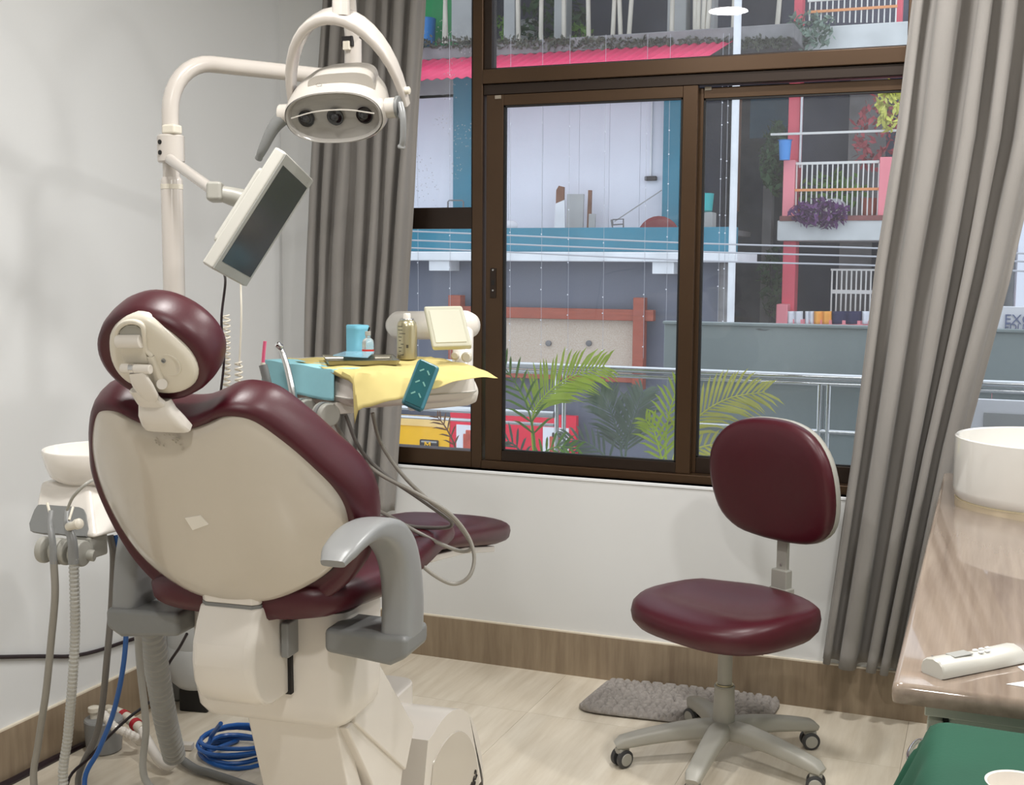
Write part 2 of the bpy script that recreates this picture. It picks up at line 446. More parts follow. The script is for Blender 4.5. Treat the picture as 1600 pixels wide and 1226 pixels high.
# dark gasket strips framing the fixed panes
bar('gasket', xm0-0.008, xm0, WZ0+0.05, WZ1-0.05, FY+0.012, FY+0.06, 'rubber_black', 0)
bar('gasket', xm1, xm1+0.03, zt_glass, WZ1-0.05, FY+0.012, FY+0.06, 'bronze_dark', 0.001)
# fixed panes
def pane(x0, x1, z0, z1, y, m='window_glass', parent=win):
    return G().box((x0, y, z0), (x1, y+0.005, z1)).obj('glass_pane', m, parent, smooth=False)
pane(WX0+0.03, xm0, wz(690, 357-26), WZ1-0.03, FY+0.03, 'window_glass_rain')
pane(WX0+0.03, xm0, WZ0+0.02, wz(690, 357+2), FY+0.03)
pane(xm1+0.02, xj0, zt_glass-0.01, WZ1-0.03, FY+0.03)
pane(xj1, WX1-0.03, WZ0+0.02, WZ1-0.03, FY+0.03)
# two sliding sashes
def sash(px0, px1, gx0, gx1, z0, z1, gz0, gz1, y, latch):
    s = G().box((wx(px0), y, z0), (wx(gx0), y+0.026, z1)).obj('sash_stile', 'bronze_aluminium', win, bevel=0.002)
    s2 = G().box((wx(gx1), y, z0), (wx(px1), y+0.026, z1)).obj('sash_stile', 'bronze_aluminium', win, bevel=0.002)
    G().box((wx(gx0), y+0.001, gz1), (wx(gx1), y+0.025, z1)).obj('sash_rail', 'bronze_aluminium', win, bevel=0.002)
    G().box((wx(gx0), y+0.001, z0), (wx(gx1), y+0.025, gz0)).obj('sash_rail', 'bronze_dark', win, bevel=0.002)
    gk = G()
    for a, b, c, d in ((gx0, gx0+3, gz0, gz1), (gx1-3, gx1, gz0, gz1)):
        gk.box((wx(a), y+0.004, c), (wx(b), y+0.022, d))
    gk.box((wx(gx0), y+0.004, gz1-0.006), (wx(gx1), y+0.022, gz1))
    gk.box((wx(gx0), y+0.004, gz0), (wx(gx1), y+0.022, gz0+0.005))
    gk.obj('gasket', 'rubber_black', win, smooth=False)
    pane(wx(gx0), wx(gx1), gz0, gz1, y+0.012)
    if latch:
        xs = wx(769); zl = wz(769, 440)
        l = G().box((xs-0.012, y-0.004, zl-0.06), (xs+0.012, y+0.001, zl+0.05)).obj('latch', 'bronze_dark', s, bevel=0.002)
        G().box((xs-0.005, y-0.0055, zl-0.012), (xs+0.005, y-0.0035, zl+0.006)).obj('keyhole', 'rubber_black', s)
        for dz in (-0.032, 0.043):
            G().lathe([(0.0045, 0), (0.003, -0.004)], (xs, y-0.003, zl+dz), (0, 1, 0), 10).obj('screw', 'brushed_steel', s)
gz0, gz1 = wz(920, 714), wz(920, 158)
sash(757, 1083, 783, 1060, zb_frame, zt_low, gz0, gz1, FY+0.012, True)
sash(1072, 1412, 1089, 1402, zb_frame, zt_low-0.006, wz(1100, 718), wz(1240, 145), FY+0.042, False)
for px_ in (775, 1096):
    y = FY+0.011 if px_ < 1000 else FY+0.041
    G().box((wx(px_)-0.012, y-0.003, zt_low-0.016), (wx(px_)+0.012, y+0.002, zt_low-0.003)).obj('sash_stop', 'catch_grey', win, bevel=0.001)

# ------------------------------------------------------------------ ceiling LEDs (unseen but for one mirrored in the pane; the rear one added)
for i, (lx, ly) in enumerate(LEDS):
    where = ['over the dental chair', 'next to the window over the stool', 'over the near end of the counter', 'over the basin', 'added unseen at the back of the room'][i]
    t = thing('ceiling_light', 'round white LED ceiling light %s' % where, 'light', (lx, ly, ZC), 'ceiling lights')
    G().lathe([(0.115, 0), (0.115, -0.022), (0.098, -0.026), (0.098, -0.02), (0.098, -0.02)], (lx, ly, ZC), (0, 0, 1), 32, cap0=True, cap1=False).obj('rim', 'white_plastic', t)
    G().lathe([(0.098, -0.02), (0.096, -0.023)], (lx, ly, ZC), (0, 0, 1), 32).obj('diffuser', 'led_diffuser', t)
    ld = bpy.data.lights.new('led_lamp', 'AREA'); ld.shape = 'DISK'; ld.size = 0.2; ld.energy = LED_POWER; ld.color = LED_COLOR
    lo = bpy.data.objects.new('led_lamp', ld); COL.objects.link(lo); lo.parent = t; lo.location = (0, 0, -0.03)

# ================================================================== CURTAINS
def curtain(name, label, left, right, Y, folds, amp, seed, rows=60, cols=220, phs=None, ams=None):
    """left / right: lists of (t, px, py) edges of the hanging cloth"""
    r = np.random.default_rng(seed)
    def edge(E, t):
        ts = [e[0] for e in E]; return at(np.interp(t, ts, [e[1] for e in E]), np.interp(t, ts, [e[2] for e in E]), Y=Y)
    ph = np.cumsum(r.uniform(0.7, 1.35, folds)); ph = np.concatenate([[0], ph/ph[-1]])
    am = r.uniform(0.65, 1.15, folds+1)
    if phs is not None: ph = np.array(phs); am = np.array(ams)
    def fn(s, t):
        a, b = edge(left, t), edge(right, t); p = a+(b-a)*s
        s1 = min(1, max(0, s+(.022*math.sin(2.6*t+5*s)+.010*math.sin(6*t+11*s))*math.sin(math.pi*s)))
        q = np.interp(s1, ph, np.arange(folds+1)); k = int(min(q, folds-1)); w = q-k
        A = amp*(am[k]*(1-w)+am[k+1]*w)*(0.75+0.35*t)
        f = math.cos(2*math.pi*q); f = math.copysign(abs(f)**0.65, f)
        dx = 0.35*A*math.sin(4*math.pi*q)*0.5
        wob = 0.006*math.sin(7*t+3*q)+0.003*math.sin(23*t+5*q)
        hem = -.0025 if t > .945 else 0
        return p+V(dx, A*f+wob+hem, 0)
    o = G().grid(fn, cols, rows).obj(name, 'curtain_cloth', solid=0.002, fix=False)
    tag(o, label, 'curtain'); return o
curtain('curtain', 'grey fabric curtain hanging in narrow folds behind the operating light',
        [(0, 512, -130), (0.3, 492, 150), (0.55, 479, 400), (1, 470, 800)],
        [(0, 668, -130), (0.3, 652, 150), (0.55, 637, 400), (1, 610, 800)], 4.07, 7, 0.030, 3)
curtain('curtain', 'grey fabric curtain swept sideways in long folds beside the counter',
        [(0, 1446, -140), (0.12, 1424, 0), (0.3, 1400, 200), (0.5, 1366, 420), (0.75, 1331, 710), (1, 1284, 1032)],
        [(0, 1668, -140), (0.12, 1660, 0), (0.3, 1628, 220), (0.5, 1578, 440), (0.75, 1508, 700), (1, 1432, 1056)], 4.06, 5, 0.050, 21, phs=[0, .12, .42, .60, .74, 1.0], ams=[.5, .8, 1.0, .8, .8, .25])

# ================================================================== DENTAL CHAIR
TH = math.radians(5); CO = V(-1.42, 2.05, 0.0)
CU, CH = V(math.cos(TH), math.sin(TH), 0), V(-math.sin(TH), math.cos(TH), 0)
def cl(x, y, z): return CO+CU*x+CH*y+V(0, 0, z)             # chair frame: x across, y towards the feet
AL = math.radians(29)
BV = -CH*math.sin(AL)+V(0, 0, math.cos(AL)); BN = np.cross(CU, BV); BO = V(-1.42, 2.05, 0.82)
def bk(u, v, off, k=1.0): return BO+CU*u+BV*v+BN*(off-k*u*u)  # backrest frame, off > 0 towards the room's back
chair = thing('dental_chair', 'reclined burgundy dental chair with glossy white back shell and grey armrests', 'dental chair', tuple(cl(0, 0.55, 0)))
half = [(0, .43), (.045, .432), (.085, .443), (.115, .456), (.142, .458), (.168, .446), (.20, .405), (.235, .345), (.262, .27), (.272, .2), (.262, .13), (.235, .075), (.20, .042), (.14, .012), (.08, -.006), (0, -.011)]
full = half+[(-u, v) for u, v in half[-2:0:-1]]
shell_out = smooth2(full, 4)
shell = G().pillow(shell_out, [(1.0, -0.012), (1.0, -0.002), (.992, .003), (.97, .008), (.9, .014), (.75, .020), (.55, .024), (.3, .026), (.1, .0265)], bk, (0, .21)).obj('back_shell', 'white_shell', chair, angle=60)
seamo = [(u*1.012, .21+(v-.21)*1.014) for u, v in shell_out]
G().pillow(seamo, [(1.0, -0.012), (1.0, -0.006), (.97, -.004)], bk, (0, .21)).obj('seam', 'seam_black', shell)
# upholstered back: rim that bulges round the shell
ch = [(0, .446), (.04, .449), (.08, .462), (.108, .474), (.138, .474), (.178, .452), (.22, .39), (.256, .32), (.288, .25), (.300, .18), (.292, .10), (.264, .035), (.222, -.005), (.156, -.04), (.08, -.06), (0, -.066)]
cush_out = smooth2(ch+[(-u, v) for u, v in ch[-2:0:-1]], 4)
back = G().pillow(cush_out, [(.88, -.006), (.915, .004), (.95, .010), (.985, .006), (1.005, -.010), (1.015, -.034), (1.01, -.06), (.99, -.084), (.95, -.102), (.88, -.112), (.7, -.108), (.4, -.102), (.1, -.1)], bk, (0, .21)).obj('backrest', 'burgundy_vinyl', chair, angle=70)
# sticker and printed emblem on the shell
def onshell(px, py, off=0.022):
    d = VF+VR*(px-800)/FPX-VU*(py-613)/FPX; o = off
    for _ in range(8):
        t = ((BO-CAM)@BN+o)/(d@BN); P = CAM+d*t; uu = (P-BO)@CU
        o = off-uu*uu
    return ((P-BO)@CU, (P-BO)@BV)
def shell_off(u, v):
    r = max(abs(u)/.272, abs(v-.21)/.24); return float(np.interp(r, [0, .1, .3, .55, .75, .9, .97, 1], [.0265, .0265, .026, .024, .020, .014, .008, .0]))
q = [onshell(*p) for p in ((291, 806), (315, 802), (328, 816), (303, 825))]
st = G()
st.add([bk(u, v, shell_off(u, v)+.0015) for u, v in q]+[bk(u, v, shell_off(u, v)-.002) for u, v in q], [(0, 1, 2, 3), (4, 5, 6, 7), (0, 1, 5, 4), (1, 2, 6, 5), (2, 3, 7, 6), (3, 0, 4, 7)])
st.obj('sticker', 'sticker_white', shell, smooth=False)
em = G()
for k in range(14):
    a0 = 2*math.pi*k/14
    px_, py_ = 258+17*math.cos(a0), 690+8*math.sin(a0)
    if k in (2, 3, 9): continue
    u, v = onshell(px_, py_); em.lathe([(.0022, 0), (.0016, .0008)], bk(u, v, shell_off(u, v)+.001), BN, 8)
for px_, py_ in ((281, 697), (284, 703), (277, 688), (268, 690)):
    u, v = onshell(px_, py_); em.lathe([(.0024, 0), (.0016, .0008)], bk(u, v, shell_off(u, v)+.001), BN, 8)
em.obj('worn_emblem', 'emblem_faint', shell)
# neck bracket at the top notch
G().sweep([bk(.010, .445, .018, 0), bk(.010, .465, .026, 0), bk(.008, .488, .030, 0), bk(.006, .506, .024, 0)], CU, [.048, .043, .036, .031], [.012, .016, .016, .012], rnd=4.5).obj('neck_bracket', 'white_plastic', chair)
G().sweep([bk(.010, .488, .024, 0), bk(.004, .515, .036, 0), bk(.000, .545, .044, 0)], CU, [.030, .026, .022], [.008, .008, .007], rnd=4).obj('headrest_stem', 'white_plastic', chair)
# headrest
def hd(u, v, off): return bk(u, v, off, 0.4)
hc = (0.012, .588)
ho = smooth2([(hc[0]+.113*math.cos(a)*(1-.08*math.sin(a)), hc[1]+.098*math.sin(a)) for a in [2*math.pi*k/16 for k in range(16)]], 3)
head = G().pillow(ho, [(.74, .004), (.84, .010), (.93, .006), (.985, -.012), (1.0, -.034), (.985, -.058), (.93, -.076), (.8, -.086), (.5, -.086), (.15, -.084)], hd, hc).obj('headrest', 'burgundy_vinyl', chair, angle=75)
def hpx(px, py, off):
    d = VF+VR*(px-800)/FPX-VU*(py-613)/FPX; o = off
    for _ in range(8):
        t = ((BO-CAM)@BN+o)/(d@BN); P = CAM+d*t; uu = (P-BO)@CU; o = off-.4*uu*uu
    return ((P-BO)@CU, (P-BO)@BV)
def hp3(px, py, off): return hd(*hpx(px, py, off), off)
hs = smooth2([hpx(a, b, .012) for a, b in [(172, 522), (184, 503), (204, 492), (226, 493), (246, 504), (274, 527), (298, 551), (310, 577), (304, 599), (284, 611), (260, 613), (236, 609), (214, 601), (197, 592), (182, 575), (173, 552)]], 3)
hsc = (sum(p[0] for p in hs)/len(hs), sum(p[1] for p in hs)/len(hs))
hshell = G().pillow(hs, [(1.0, .000), (1.0, .008), (.985, .014), (.95, .019), (.88, .0225), (.78, .024), (.6, .0245), (.3, .025), (.1, .025)], hd, hsc).obj('headrest_shell', 'cream_plastic', chair, angle=60)
# recess round the roller: arched lip, roller, link plate, pivot with lever, lock arm with button
lip = spline([hp3(a, b, .025) for a, b in ((182, 528), (184, 514), (196, 504), (212, 503), (223, 510), (226, 526), (228, 545), (238, 556))], 4)
G().sweep(lip, BN, [.005]*len(lip), [.0045]*len(lip), rnd=2.2).obj('arched_lip', 'cream_plastic', hshell, angle=70)
G().prism([hpx(a, b, .026) for a, b in ((186, 528), (188, 516), (198, 508), (212, 508), (220, 514), (223, 528))], lambda u, v: hd(u, v, .022), lambda u, v: hd(u, v, .0262)).obj('arch_shade', 'stool_plastic', hshell)  # flat plate in a darker tone, standing in for the recess shade
G().tube([hp3(184, 533, .028), hp3(222, 533, .028)], .0125, 18).obj('roller', 'white_plastic', hshell, bevel=.002)
G().prism([hpx(a, b, .030) for a, b in ((186, 540), (224, 541), (232, 568), (194, 567))], lambda u, v: hd(u, v, .022), lambda u, v: hd(u, v, .031)).obj('link_plate', 'cream_plastic', hshell, bevel=.002)
knob = G().tube([hp3(190, 575, .044), hp3(236, 577, .044)], .0085, 16).obj('pivot_block', 'white_plastic', hshell, bevel=.002)
G().tube([hp3(204, 575, .044), hp3(211, 575, .044)], .0092, 16).obj('pivot_pin', 'chrome', knob)
lv = spline([hp3(214, 582, .048), hp3(221, 598, .050), hp3(231, 614, .048), hp3(239, 625, .042)], 4)
G().sweep(lv, CU, list(np.interp(np.linspace(0, 1, len(lv)), [0, .4, .8, 1], [.016, .021, .018, .008])), [.005]*len(lv), rnd=3.5).obj('release_lever', 'white_plastic', knob, angle=60)
la = spline([hp3(236, 556, .026), hp3(241, 572, .027), hp3(247, 588, .027), hp3(253, 602, .027)], 4)
G().sweep(la, BN, [.006]*len(la), list(np.linspace(.007, .010, len(la))), rnd=3).obj('lock_arm', 'cream_plastic', hshell, angle=60)
G().tube([hp3(253, 600, .022), hp3(253, 600, .036)], .0098, 20).obj('button', 'white_plastic', hshell, bevel=.0015)
dsh = G().lathe([(.024, -.001), (.0235, .0012), (.021, .0016), (.019, .0004), (.006, .0002)], hp3(264, 570, .0235), BN, 32).obj('dish', 'cream_plastic', hshell)
G().lathe([(.004, 0), (.004, .003), (.0025, .003), (.002, .001)], hp3(256, 563, .0245), BN, 14).obj('screw', 'grey_plastic', dsh)
# seat with raised thigh bolsters, then leg section
def seat_ring(y, w, zt, zb, dip):
    ring = []
    for k in range(28):
        a = 2*math.pi*k/28; ca, sa = math.cos(a), math.sin(a); e = 2/3.0
        X = w*math.copysign(abs(ca)**e, ca); Z = math.copysign(abs(sa)**e, sa)
        z = (zt+zb)/2+(zt-zb)/2*Z
        if sa > 0: z -= dip*(1-(X/w)**2)
        ring.append(cl(X, y, z))
    return ring
rings = [seat_ring(y, w, zt, zb, d) for y, w, zt, zb, d in [(.008, .15, .84, .795, 0), (.018, .195, .858, .775, .0), (.055, .222, .866, .768, .004), (.12, .242, .868, .765, .012), (.25, .255, .865, .755, .03), (.42, .25, .862, .75, .036), (.55, .24, .868, .75, .036), (.66, .23, .872, .755, .034), (.74, .222, .862, .76, .03), (.79, .21, .835, .765, .018), (.81, .19, .81, .775, .01)]]
G().loft(rings).obj('seat', 'burgundy_vinyl', chair, angle=75)
rings = [seat_ring(y, w, zt, zb, d) for y, w, zt, zb, d in [(.70, .19, .80, .755, 0), (.76, .2, .815, .748, .006), (.9, .2, .80, .722, .01), (1.1, .2, .768, .682, .01), (1.28, .2, .742, .646, .006), (1.335, .198, .734, .64, .003), (1.358, .193, .726, .646, 0), (1.37, .18, .70, .665, 0)]]
leg = G().loft(rings).obj('leg_rest', 'burgundy_vinyl', chair, angle=75)
G().loft([[cl(-.15, y, z), cl(.17, y, z), cl(.17, y, z-.018), cl(-.15, y, z-.018)] for y, z in ((.72, .752), (1.0, .712), (1.27, .655))]).obj('support_plate', 'white_plastic', leg, bevel=.003)
# hinge cover below the shell
def hinge_ring(y0, y1, z, w):
    return [cl(-w, y0, z), cl(-w*.8, y0-.012, z), cl(w*.8, y0-.012, z), cl(w, y0, z), cl(w, y1, z), cl(-w, y1, z)]
hg = G(); prof = [(.802, .040, .2), (.77, .022, .2), (.73, .006, .2), (.69, .002, .2), (.65, .008, .2), (.62, .024, .2), (.598, .05, .2), (.588, .085, .2)]
hg.loft([hinge_ring(y0-.040, y1, z, .071) for z, y0, y1 in prof])
hinge = hg.obj('hinge_cover', 'white_plastic', chair, bevel=.006, angle=50)
G().loft([hinge_ring(y0, y1, z, .066) for z, y0, y1 in [(.808, .000, .2), (.84, -.004, .18), (.862, -.008, .15)]]).obj('hinge_plate', 'white_plastic', chair, bevel=.004)
G().loft([hinge_ring(y0, y1, z, .0665) for z, y0, y1 in [(.801, .001, .19), (.808, .001, .19)]]).obj('seam', 'dark_grey_plastic', hinge)
G().obox(cl(.083, .10, .715), CU, CH, (0, 0, 1), .009, .03, .038).obj('latch', 'grey_plastic', hinge, bevel=.004)
G().obox(cl(.0755, .112, .665), CU, CH, (0, 0, 1), .004, .006, .078).obj('side_gap', 'seam_black', hinge)
G().obox(cl(.045, .112, .5885), CU, CH, (0, 0, 1), .033, .005, .003).obj('lower_gap', 'seam_black', hinge)
# body casing under the seat
def rrect(cx, cy, hx, hy, r, n=5):
    out = []
    for sx, sy, a0 in ((1, 1, 0), (-1, 1, 90), (-1, -1, 180), (1, -1, 270)):
        for k in range(n+1):
            a = math.radians(a0+90*k/n); out.append((cx+sx*(hx-r)+r*math.cos(a), cy+sy*(hy-r)+r*math.sin(a)))
    return out
bd = G(); lev = [(.765, .185, .118), (.75, .190, .116), (.66, .190, .116), (.57, .188, .118), (.53, .182, .122), (.512, .170, .132), (.505, .14, .15)]
bd.loft([[cl(x, y, z) for x, y in rrect(.012, (y0+.34)/2, w, (.34-y0)/2, .045)] for z, w, y0 in lev])
body = bd.obj('body_casing', 'white_plastic', chair, angle=45)
G().loft([[cl(x, y, z) for x, y in rrect(.012, .24, .165, .09, .03)] for z in (.765, .775)]).obj('seat_gap', 'seam_black', body)
# lifting arms: two side panels and a rear cover running down and forward to the base
def plate(name, poly, x0, x1, m='white_plastic', parent=chair, bevel=.005):
    return G().prism(poly, lambda y, z: cl(x0, y, z), lambda y, z: cl(x1, y, z)).obj(name, m, parent, bevel=bevel)
plate('lift_arm', [(.22, .63), (.34, .64), (.33, .60), (.56, .36), (.50, .27), (.20, .50)], -.055, .185)
plate('lift_arm', [(.17, .50), (.235, .505), (.50, .275), (.47, .20), (.38, .22)], -.05, .178)
plate('lift_cover', [(.155, .508), (.20, .508), (.30, .30), (.37, .12), (.33, .10), (.235, .28)], -.055, .160)
# base: round-topped drum in two halves on a floor plate
def arc(c, r, a0, a1, n=18): return [(c[0]+r*math.cos(math.radians(a0+(a1-a0)*k/n)), c[1]+r*math.sin(math.radians(a0+(a1-a0)*k/n))) for k in range(n+1)]
drum = [(.52, .02), (.60, .31)]+arc((.73, .0), .325, 106, 0, 20)+[(1.055, .02)]
base = plate('base_drum', drum, -.12, .205, bevel=.02)
inner = [(.57, .02), (.632, .235)]+arc((.745, .0), .262, 114, 3, 18)
plate('drum_panel', inner, .203, .2085, 'white_shell', base, .002)
G().loft([[cl(x, y, z) for x, y in rrect(.02, .60, .17, .42, .10)] for z in (0, .03, .045)]).obj('floor_plate', 'white_plastic', chair, bevel=.006)
G().loft([[cl(x, y, z) for x, y in rrect(-.06, .76, .10, .20, .05)] for z in (.25, .325, .335)]).obj('pump_cover', 'white_plastic', base, bevel=.006)
lettering('lettering', 'ng2', 'seam_black', base, cl(.2095, .955, .06), CH*.93+V(0, 0, .5)*.75, V(0, 0, 1)*.8-CH*.4, .042)
# armrests: bracket, post that curls back into the pad
def armrest(sg):
    xx = lambda v: sg*v+.005
    if sg < 0:
        p = [(.13, .735), (.135, .80), (.145, .865), (.17, .918), (.215, .958), (.27, .982), (.33, .994), (.39, .992), (.445, .978), (.475, .963)]
    else:
        p = [(.13, .735), (.135, .80), (.125, .865), (.10, .918), (.055, .958), (.0, .982), (-.06, .994), (-.12, .992), (-.175, .978), (-.205, .963)]
    ws = [.034, .034, .034, .035, .036, .037, .038, .038, .034, .024]; ts = [.056, .052, .048, .042, .034, .025, .018, .014, .012, .008]
    a = G().sweep(spline([cl(xx(.318), y, z) for y, z in p], 3), CU, np.interp(np.linspace(0, 9, 28), range(10), ws), np.interp(np.linspace(0, 9, 28), range(10), ts), rnd=4.0).obj('armrest', 'grey_plastic', chair, angle=45)
    br = G().prism([(.17, .70), (.315, .685), (.352, .705), (.352, .748), (.17, .752)], lambda x, z: cl(xx(x), .065, z), lambda x, z: cl(xx(x), .195, z)).obj('bracket', 'dark_grey_plastic', a, bevel=.012, seg=3)
    return a
armrest(1); armrest(-1)

# ================================================================== OPERATING LIGHT on its post
PY = 2.6
def pp(px, py, Y=PY): return at(px, py, Y=Y)
post_x = float(pp(272, 450)[0])
lamp = thing('operating_light', 'white dental operating light hanging from a curved white pole', 'dental light', (post_x, PY, 0.66))
z_arm = float(pp(315, 90)[2])
z_col = float(pp(272, 232)[2]); z_slv = float(pp(272, 283)[2])
arm_end = at(552, 124, Z=z_arm)
dirA = unit(V(arm_end[0]-post_x, arm_end[1]-PY, 0))
path = [V(post_x, PY, z_slv), V(post_x, PY, z_arm-.13)]
for k in range(1, 9):
    a = math.radians(90*k/8); path.append(V(post_x, PY, z_arm-.13)+dirA*.11*(1-math.cos(a))+V(0, 0, .13*math.sin(a)))
path += [V(post_x, PY, z_arm)+dirA*s for s in (.16, .3, .45)]+[arm_end]
G().tube(path, .0215, 18).obj('pole', 'painted_steel', lamp, angle=60)
low = G().lathe([(.0275, 0), (.0275, z_slv-.70), (.026, z_slv-.695), (.0225, z_slv-.69)], (post_x, PY, .70), (0, 0, 1), 24).obj('lower_pole', 'painted_steel', lamp)
G().lathe([(.0282, 0), (.0282, .012)], (post_x, PY, z_slv-.02), (0, 0, 1), 24).obj('sleeve_ring', 'cream_plastic', low)
G().obox((post_x+.1, PY-.02, .715), (1, 0, 0), (0, 1, 0), (0, 0, 1), .14, .05, .035).obj('pole_foot', 'white_plastic', lamp, bevel=.012)
jt = G().lathe([(.026, -.03), (.03, -.02), (.03, .03), (.027, .035)], arm_end, (0, 0, 1), 20).obj('joint', 'painted_steel', lamp)
zj = float(at(557, 62, Y=float(arm_end[1]))[2])
G().lathe([(.024, 0), (.024, zj-z_arm), (.018, zj-z_arm+.005)], arm_end, (0, 0, 1), 20).obj('riser', 'painted_steel', jt)
G().obox(V(*arm_end)+V(-.003, -.022, zj-z_arm-.008), (1, 0, 0), (0, 1, 0), (0, 0, 1), .017, .008, .014).obj('bracket_slot', 'seam_black', jt, bevel=.002)
G().obox(V(*arm_end)+V(-.003, -.03, zj-z_arm-.02), (1, 0, 0), (0, 1, 0), (0, 0, 1), .010, .006, .012).obj('knob', 'cream_plastic', jt, bevel=.002)
LY = 2.56
LC = at(521, 184, Y=LY)                                      # centre of the lens face
lw = unit(V(1, .12, .03)); ln_ = unit(V(.22, -.86, -.44)); ln_ = unit(ln_-lw*(ln_@lw)); lh = np.cross(ln_, lw)
if lh[2] < 0: lh = -lh
def lf(u, v, off): return LC+lw*u+lh*v+ln_*off                # lamp frame, off > 0 out of the lens
yoke_top = lf(.045, .225, -.07)
top_tube = yoke_top+V(0, 0, .30)
mid = V(*arm_end)+V(0, 0, zj-z_arm)
G().tube(spline([mid-V(0, 0, .02), mid+V(.02, -.06, .12), (mid+top_tube)/2+V(.02, -.03, .22), top_tube+V(-.02, .08, .06), top_tube], 6), .02, 14).obj('balance_arm', 'painted_steel', lamp)
G().tube([top_tube+V(0, 0, .01), yoke_top+V(0, 0, -.01)], [.017, .021], 18).obj('drop_tube', 'painted_steel', lamp)
yk = []
for k in range(21):
    a = math.radians(180*k/20)
    yk.append(lf(.014-.143*math.cos(a), -.005+.222*math.sin(a), -.075))
tk = [.008+.006*math.sin(math.pi*k/20)**2 for k in range(21)]
yoke = G().sweep(yk, ln_, [.014+.022*math.sin(math.pi*k/20) for k in range(21)], tk, rnd=5).obj('yoke', 'painted_steel', lamp, angle=50)
lens_o = ellipse(.123, .062, 48, 2.35)
hous = G(); rings = []
for sx, sy, dv, off in [(1.0, 1.0, 0, .0), (1.03, 1.06, 0, -.008), (1.045, 1.12, .004, -.03), (1.02, 1.12, .014, -.06), (.93, 1.02, .026, -.085), (.78, .86, .040, -.105), (.62, .66, .046, -.115), (.3, .3, .048, -.12)]:
    rings.append([lf(u*sx, v*sy+dv, off) for u, v in lens_o])
hous.loft(rings, cap0=False); housing = hous.obj('lamp_housing', 'lamp_white', lamp, angle=60)
hood = ellipse(.072, .034, 32, 3.2)
G().loft([[lf(.022+u*s, .062+v*s2, off) for u, v in hood] for s, s2, off in ((1.15, 1.0, -.03), (1.1, 1.1, -.06), (1.0, 1.05, -.10), (.8, .8, -.115))]).obj('hood', 'lamp_white', housing, angle=60)
lens = G().loft([[lf(u*s, v*s, o) for u, v in lens_o] for s, o in ((.99, -.006), (.985, .000), (.975, .003), (.93, .001), (.9, -.010), (.6, -.016), (.2, -.018))], cap0=False).obj('lens', 'lens_grey', lamp, angle=50)
for k, u0 in enumerate((-.074, 0, .074)):
    led = G().lathe([(.0195, 0), (.0205, .006), (.016, .005), (.008, .008), (.001, .009)], lf(u0, -.002, -.016), ln_, 24).obj('led_pod', 'lens_black', lens)
    G().lathe([(.0095, 0), (.007, .003), (.002, .0045)], lf(u0, -.002, -.008), ln_, 16).obj('reflector', 'screen_glass', led)
G().sweep(spline([lf(-.105, .006, .004), lf(-.05, .018, .006), lf(.0, .021, .006), lf(.05, .018, .006), lf(.105, .006, .004)], 5), ln_, [.001]*21, [.0012]*21).obj('lens_rib', 'white_plastic', lens)
for sg in (-1, 1):
    hub = G().tube([lf(sg*.118, .004, -.035), lf(sg*.150, .004, -.035)], .024, 20).obj('pivot_hub', 'lamp_white', lamp, bevel=.003)
    if sg < 0:
        p = spline([lf(-.140, .000, -.03), lf(-.165, -.022, -.01), lf(-.195, -.065, .01), lf(-.212, -.088, .012)], 6); ra = list(np.linspace(.019, .0075, len(p)))
        ra[-1] = .009; ra[-2] = .0095
    else:
        G().tube([lf(.148, .004, -.035), lf(.156, .004, -.035)], .027, 20).obj('pivot_cap', 'dark_grey_plastic', hub, bevel=.002)
        p = spline([lf(.160, .015, -.03), lf(.170, -.01, -.005), lf(.166, -.055, .010), lf(.158, -.078, .012)], 6); ra = list(np.linspace(.008, .0068, len(p))); ra[-1] = .009; ra[-2] = .0095
    G().tube(p, ra, 14).obj('handle', 'dark_grey_plastic' if sg < 0 else 'grey_plastic', lamp)
G().lathe([(.009, 0), (.009, .01), (.006, .012)], lf(.162, .03, -.075), lw, 14).obj('yoke_screw', 'cream_plastic', yoke)
mk = G()
for k in range(10):
    a = 2*math.pi*k/10
    mk.lathe([(.0010, 0), (.0008, .0012)], lf(-.028+.007*math.cos(a), .0735+.0035*math.sin(a), -.022), unit(lh), 6)
mk.obj('printed_mark', 'print_grey', housing)

# ================================================================== MONITOR on the post
mon = thing('monitor', 'small white framed monitor tilted on a pole arm under the operating light', 'monitor', (post_x, PY, z_col))
MD = 2.78
def cvec(x, y, z): return (VR*x+VU*y+VF*z)*MD/FPX
ma = cvec(110, 175, 4); mb = cvec(17, -11, 158)
ma_u = unit(ma); mb_u = unit(mb-ma_u*(mb@ma_u)); mn = unit(np.cross(ma_u, mb_u))
if mn@(-VF) < 0: mn = -mn
ma_h, mb_h = .152, .118
MC = at(412, 346, D=MD)+mb_u*.012
def mf(a, b, n): return MC+ma_u*a+mb_u*b+mn*n
def mbox(name, a0, a1, b0, b1, n0, n1, m, parent, bevel=.004):
    vs = [mf(a, b, n) for n in (n0, n1) for a, b in ((a0, b0), (a1, b0), (a1, b1), (a0, b1))]
    return G().add(vs, [(0, 3, 2, 1), (4, 5, 6, 7), (0, 1, 5, 4), (1, 2, 6, 5), (2, 3, 7, 6), (3, 0, 4, 7)]).obj(name, m, parent, bevel=bevel)
cab = mbox('monitor_case', -ma_h, ma_h, -mb_h, mb_h, -.030, 0.0, 'bezel_white', mon, .006)
mbox('back_cover', -.10, .10, -.085, .085, -.055, -.028, 'bezel_white', cab, .015)
mbox('bezel', -ma_h+.003, ma_h-.003, -mb_h+.003, mb_h-.003, -.003, .0015, 'bezel_grey', cab, .001)
mbox('screen', -ma_h+.026, ma_h-.026, -mb_h+.020, mb_h-.016, 0, .0022, 'screen_glass', mon, 0)
ring_c = V(post_x, PY, z_col)
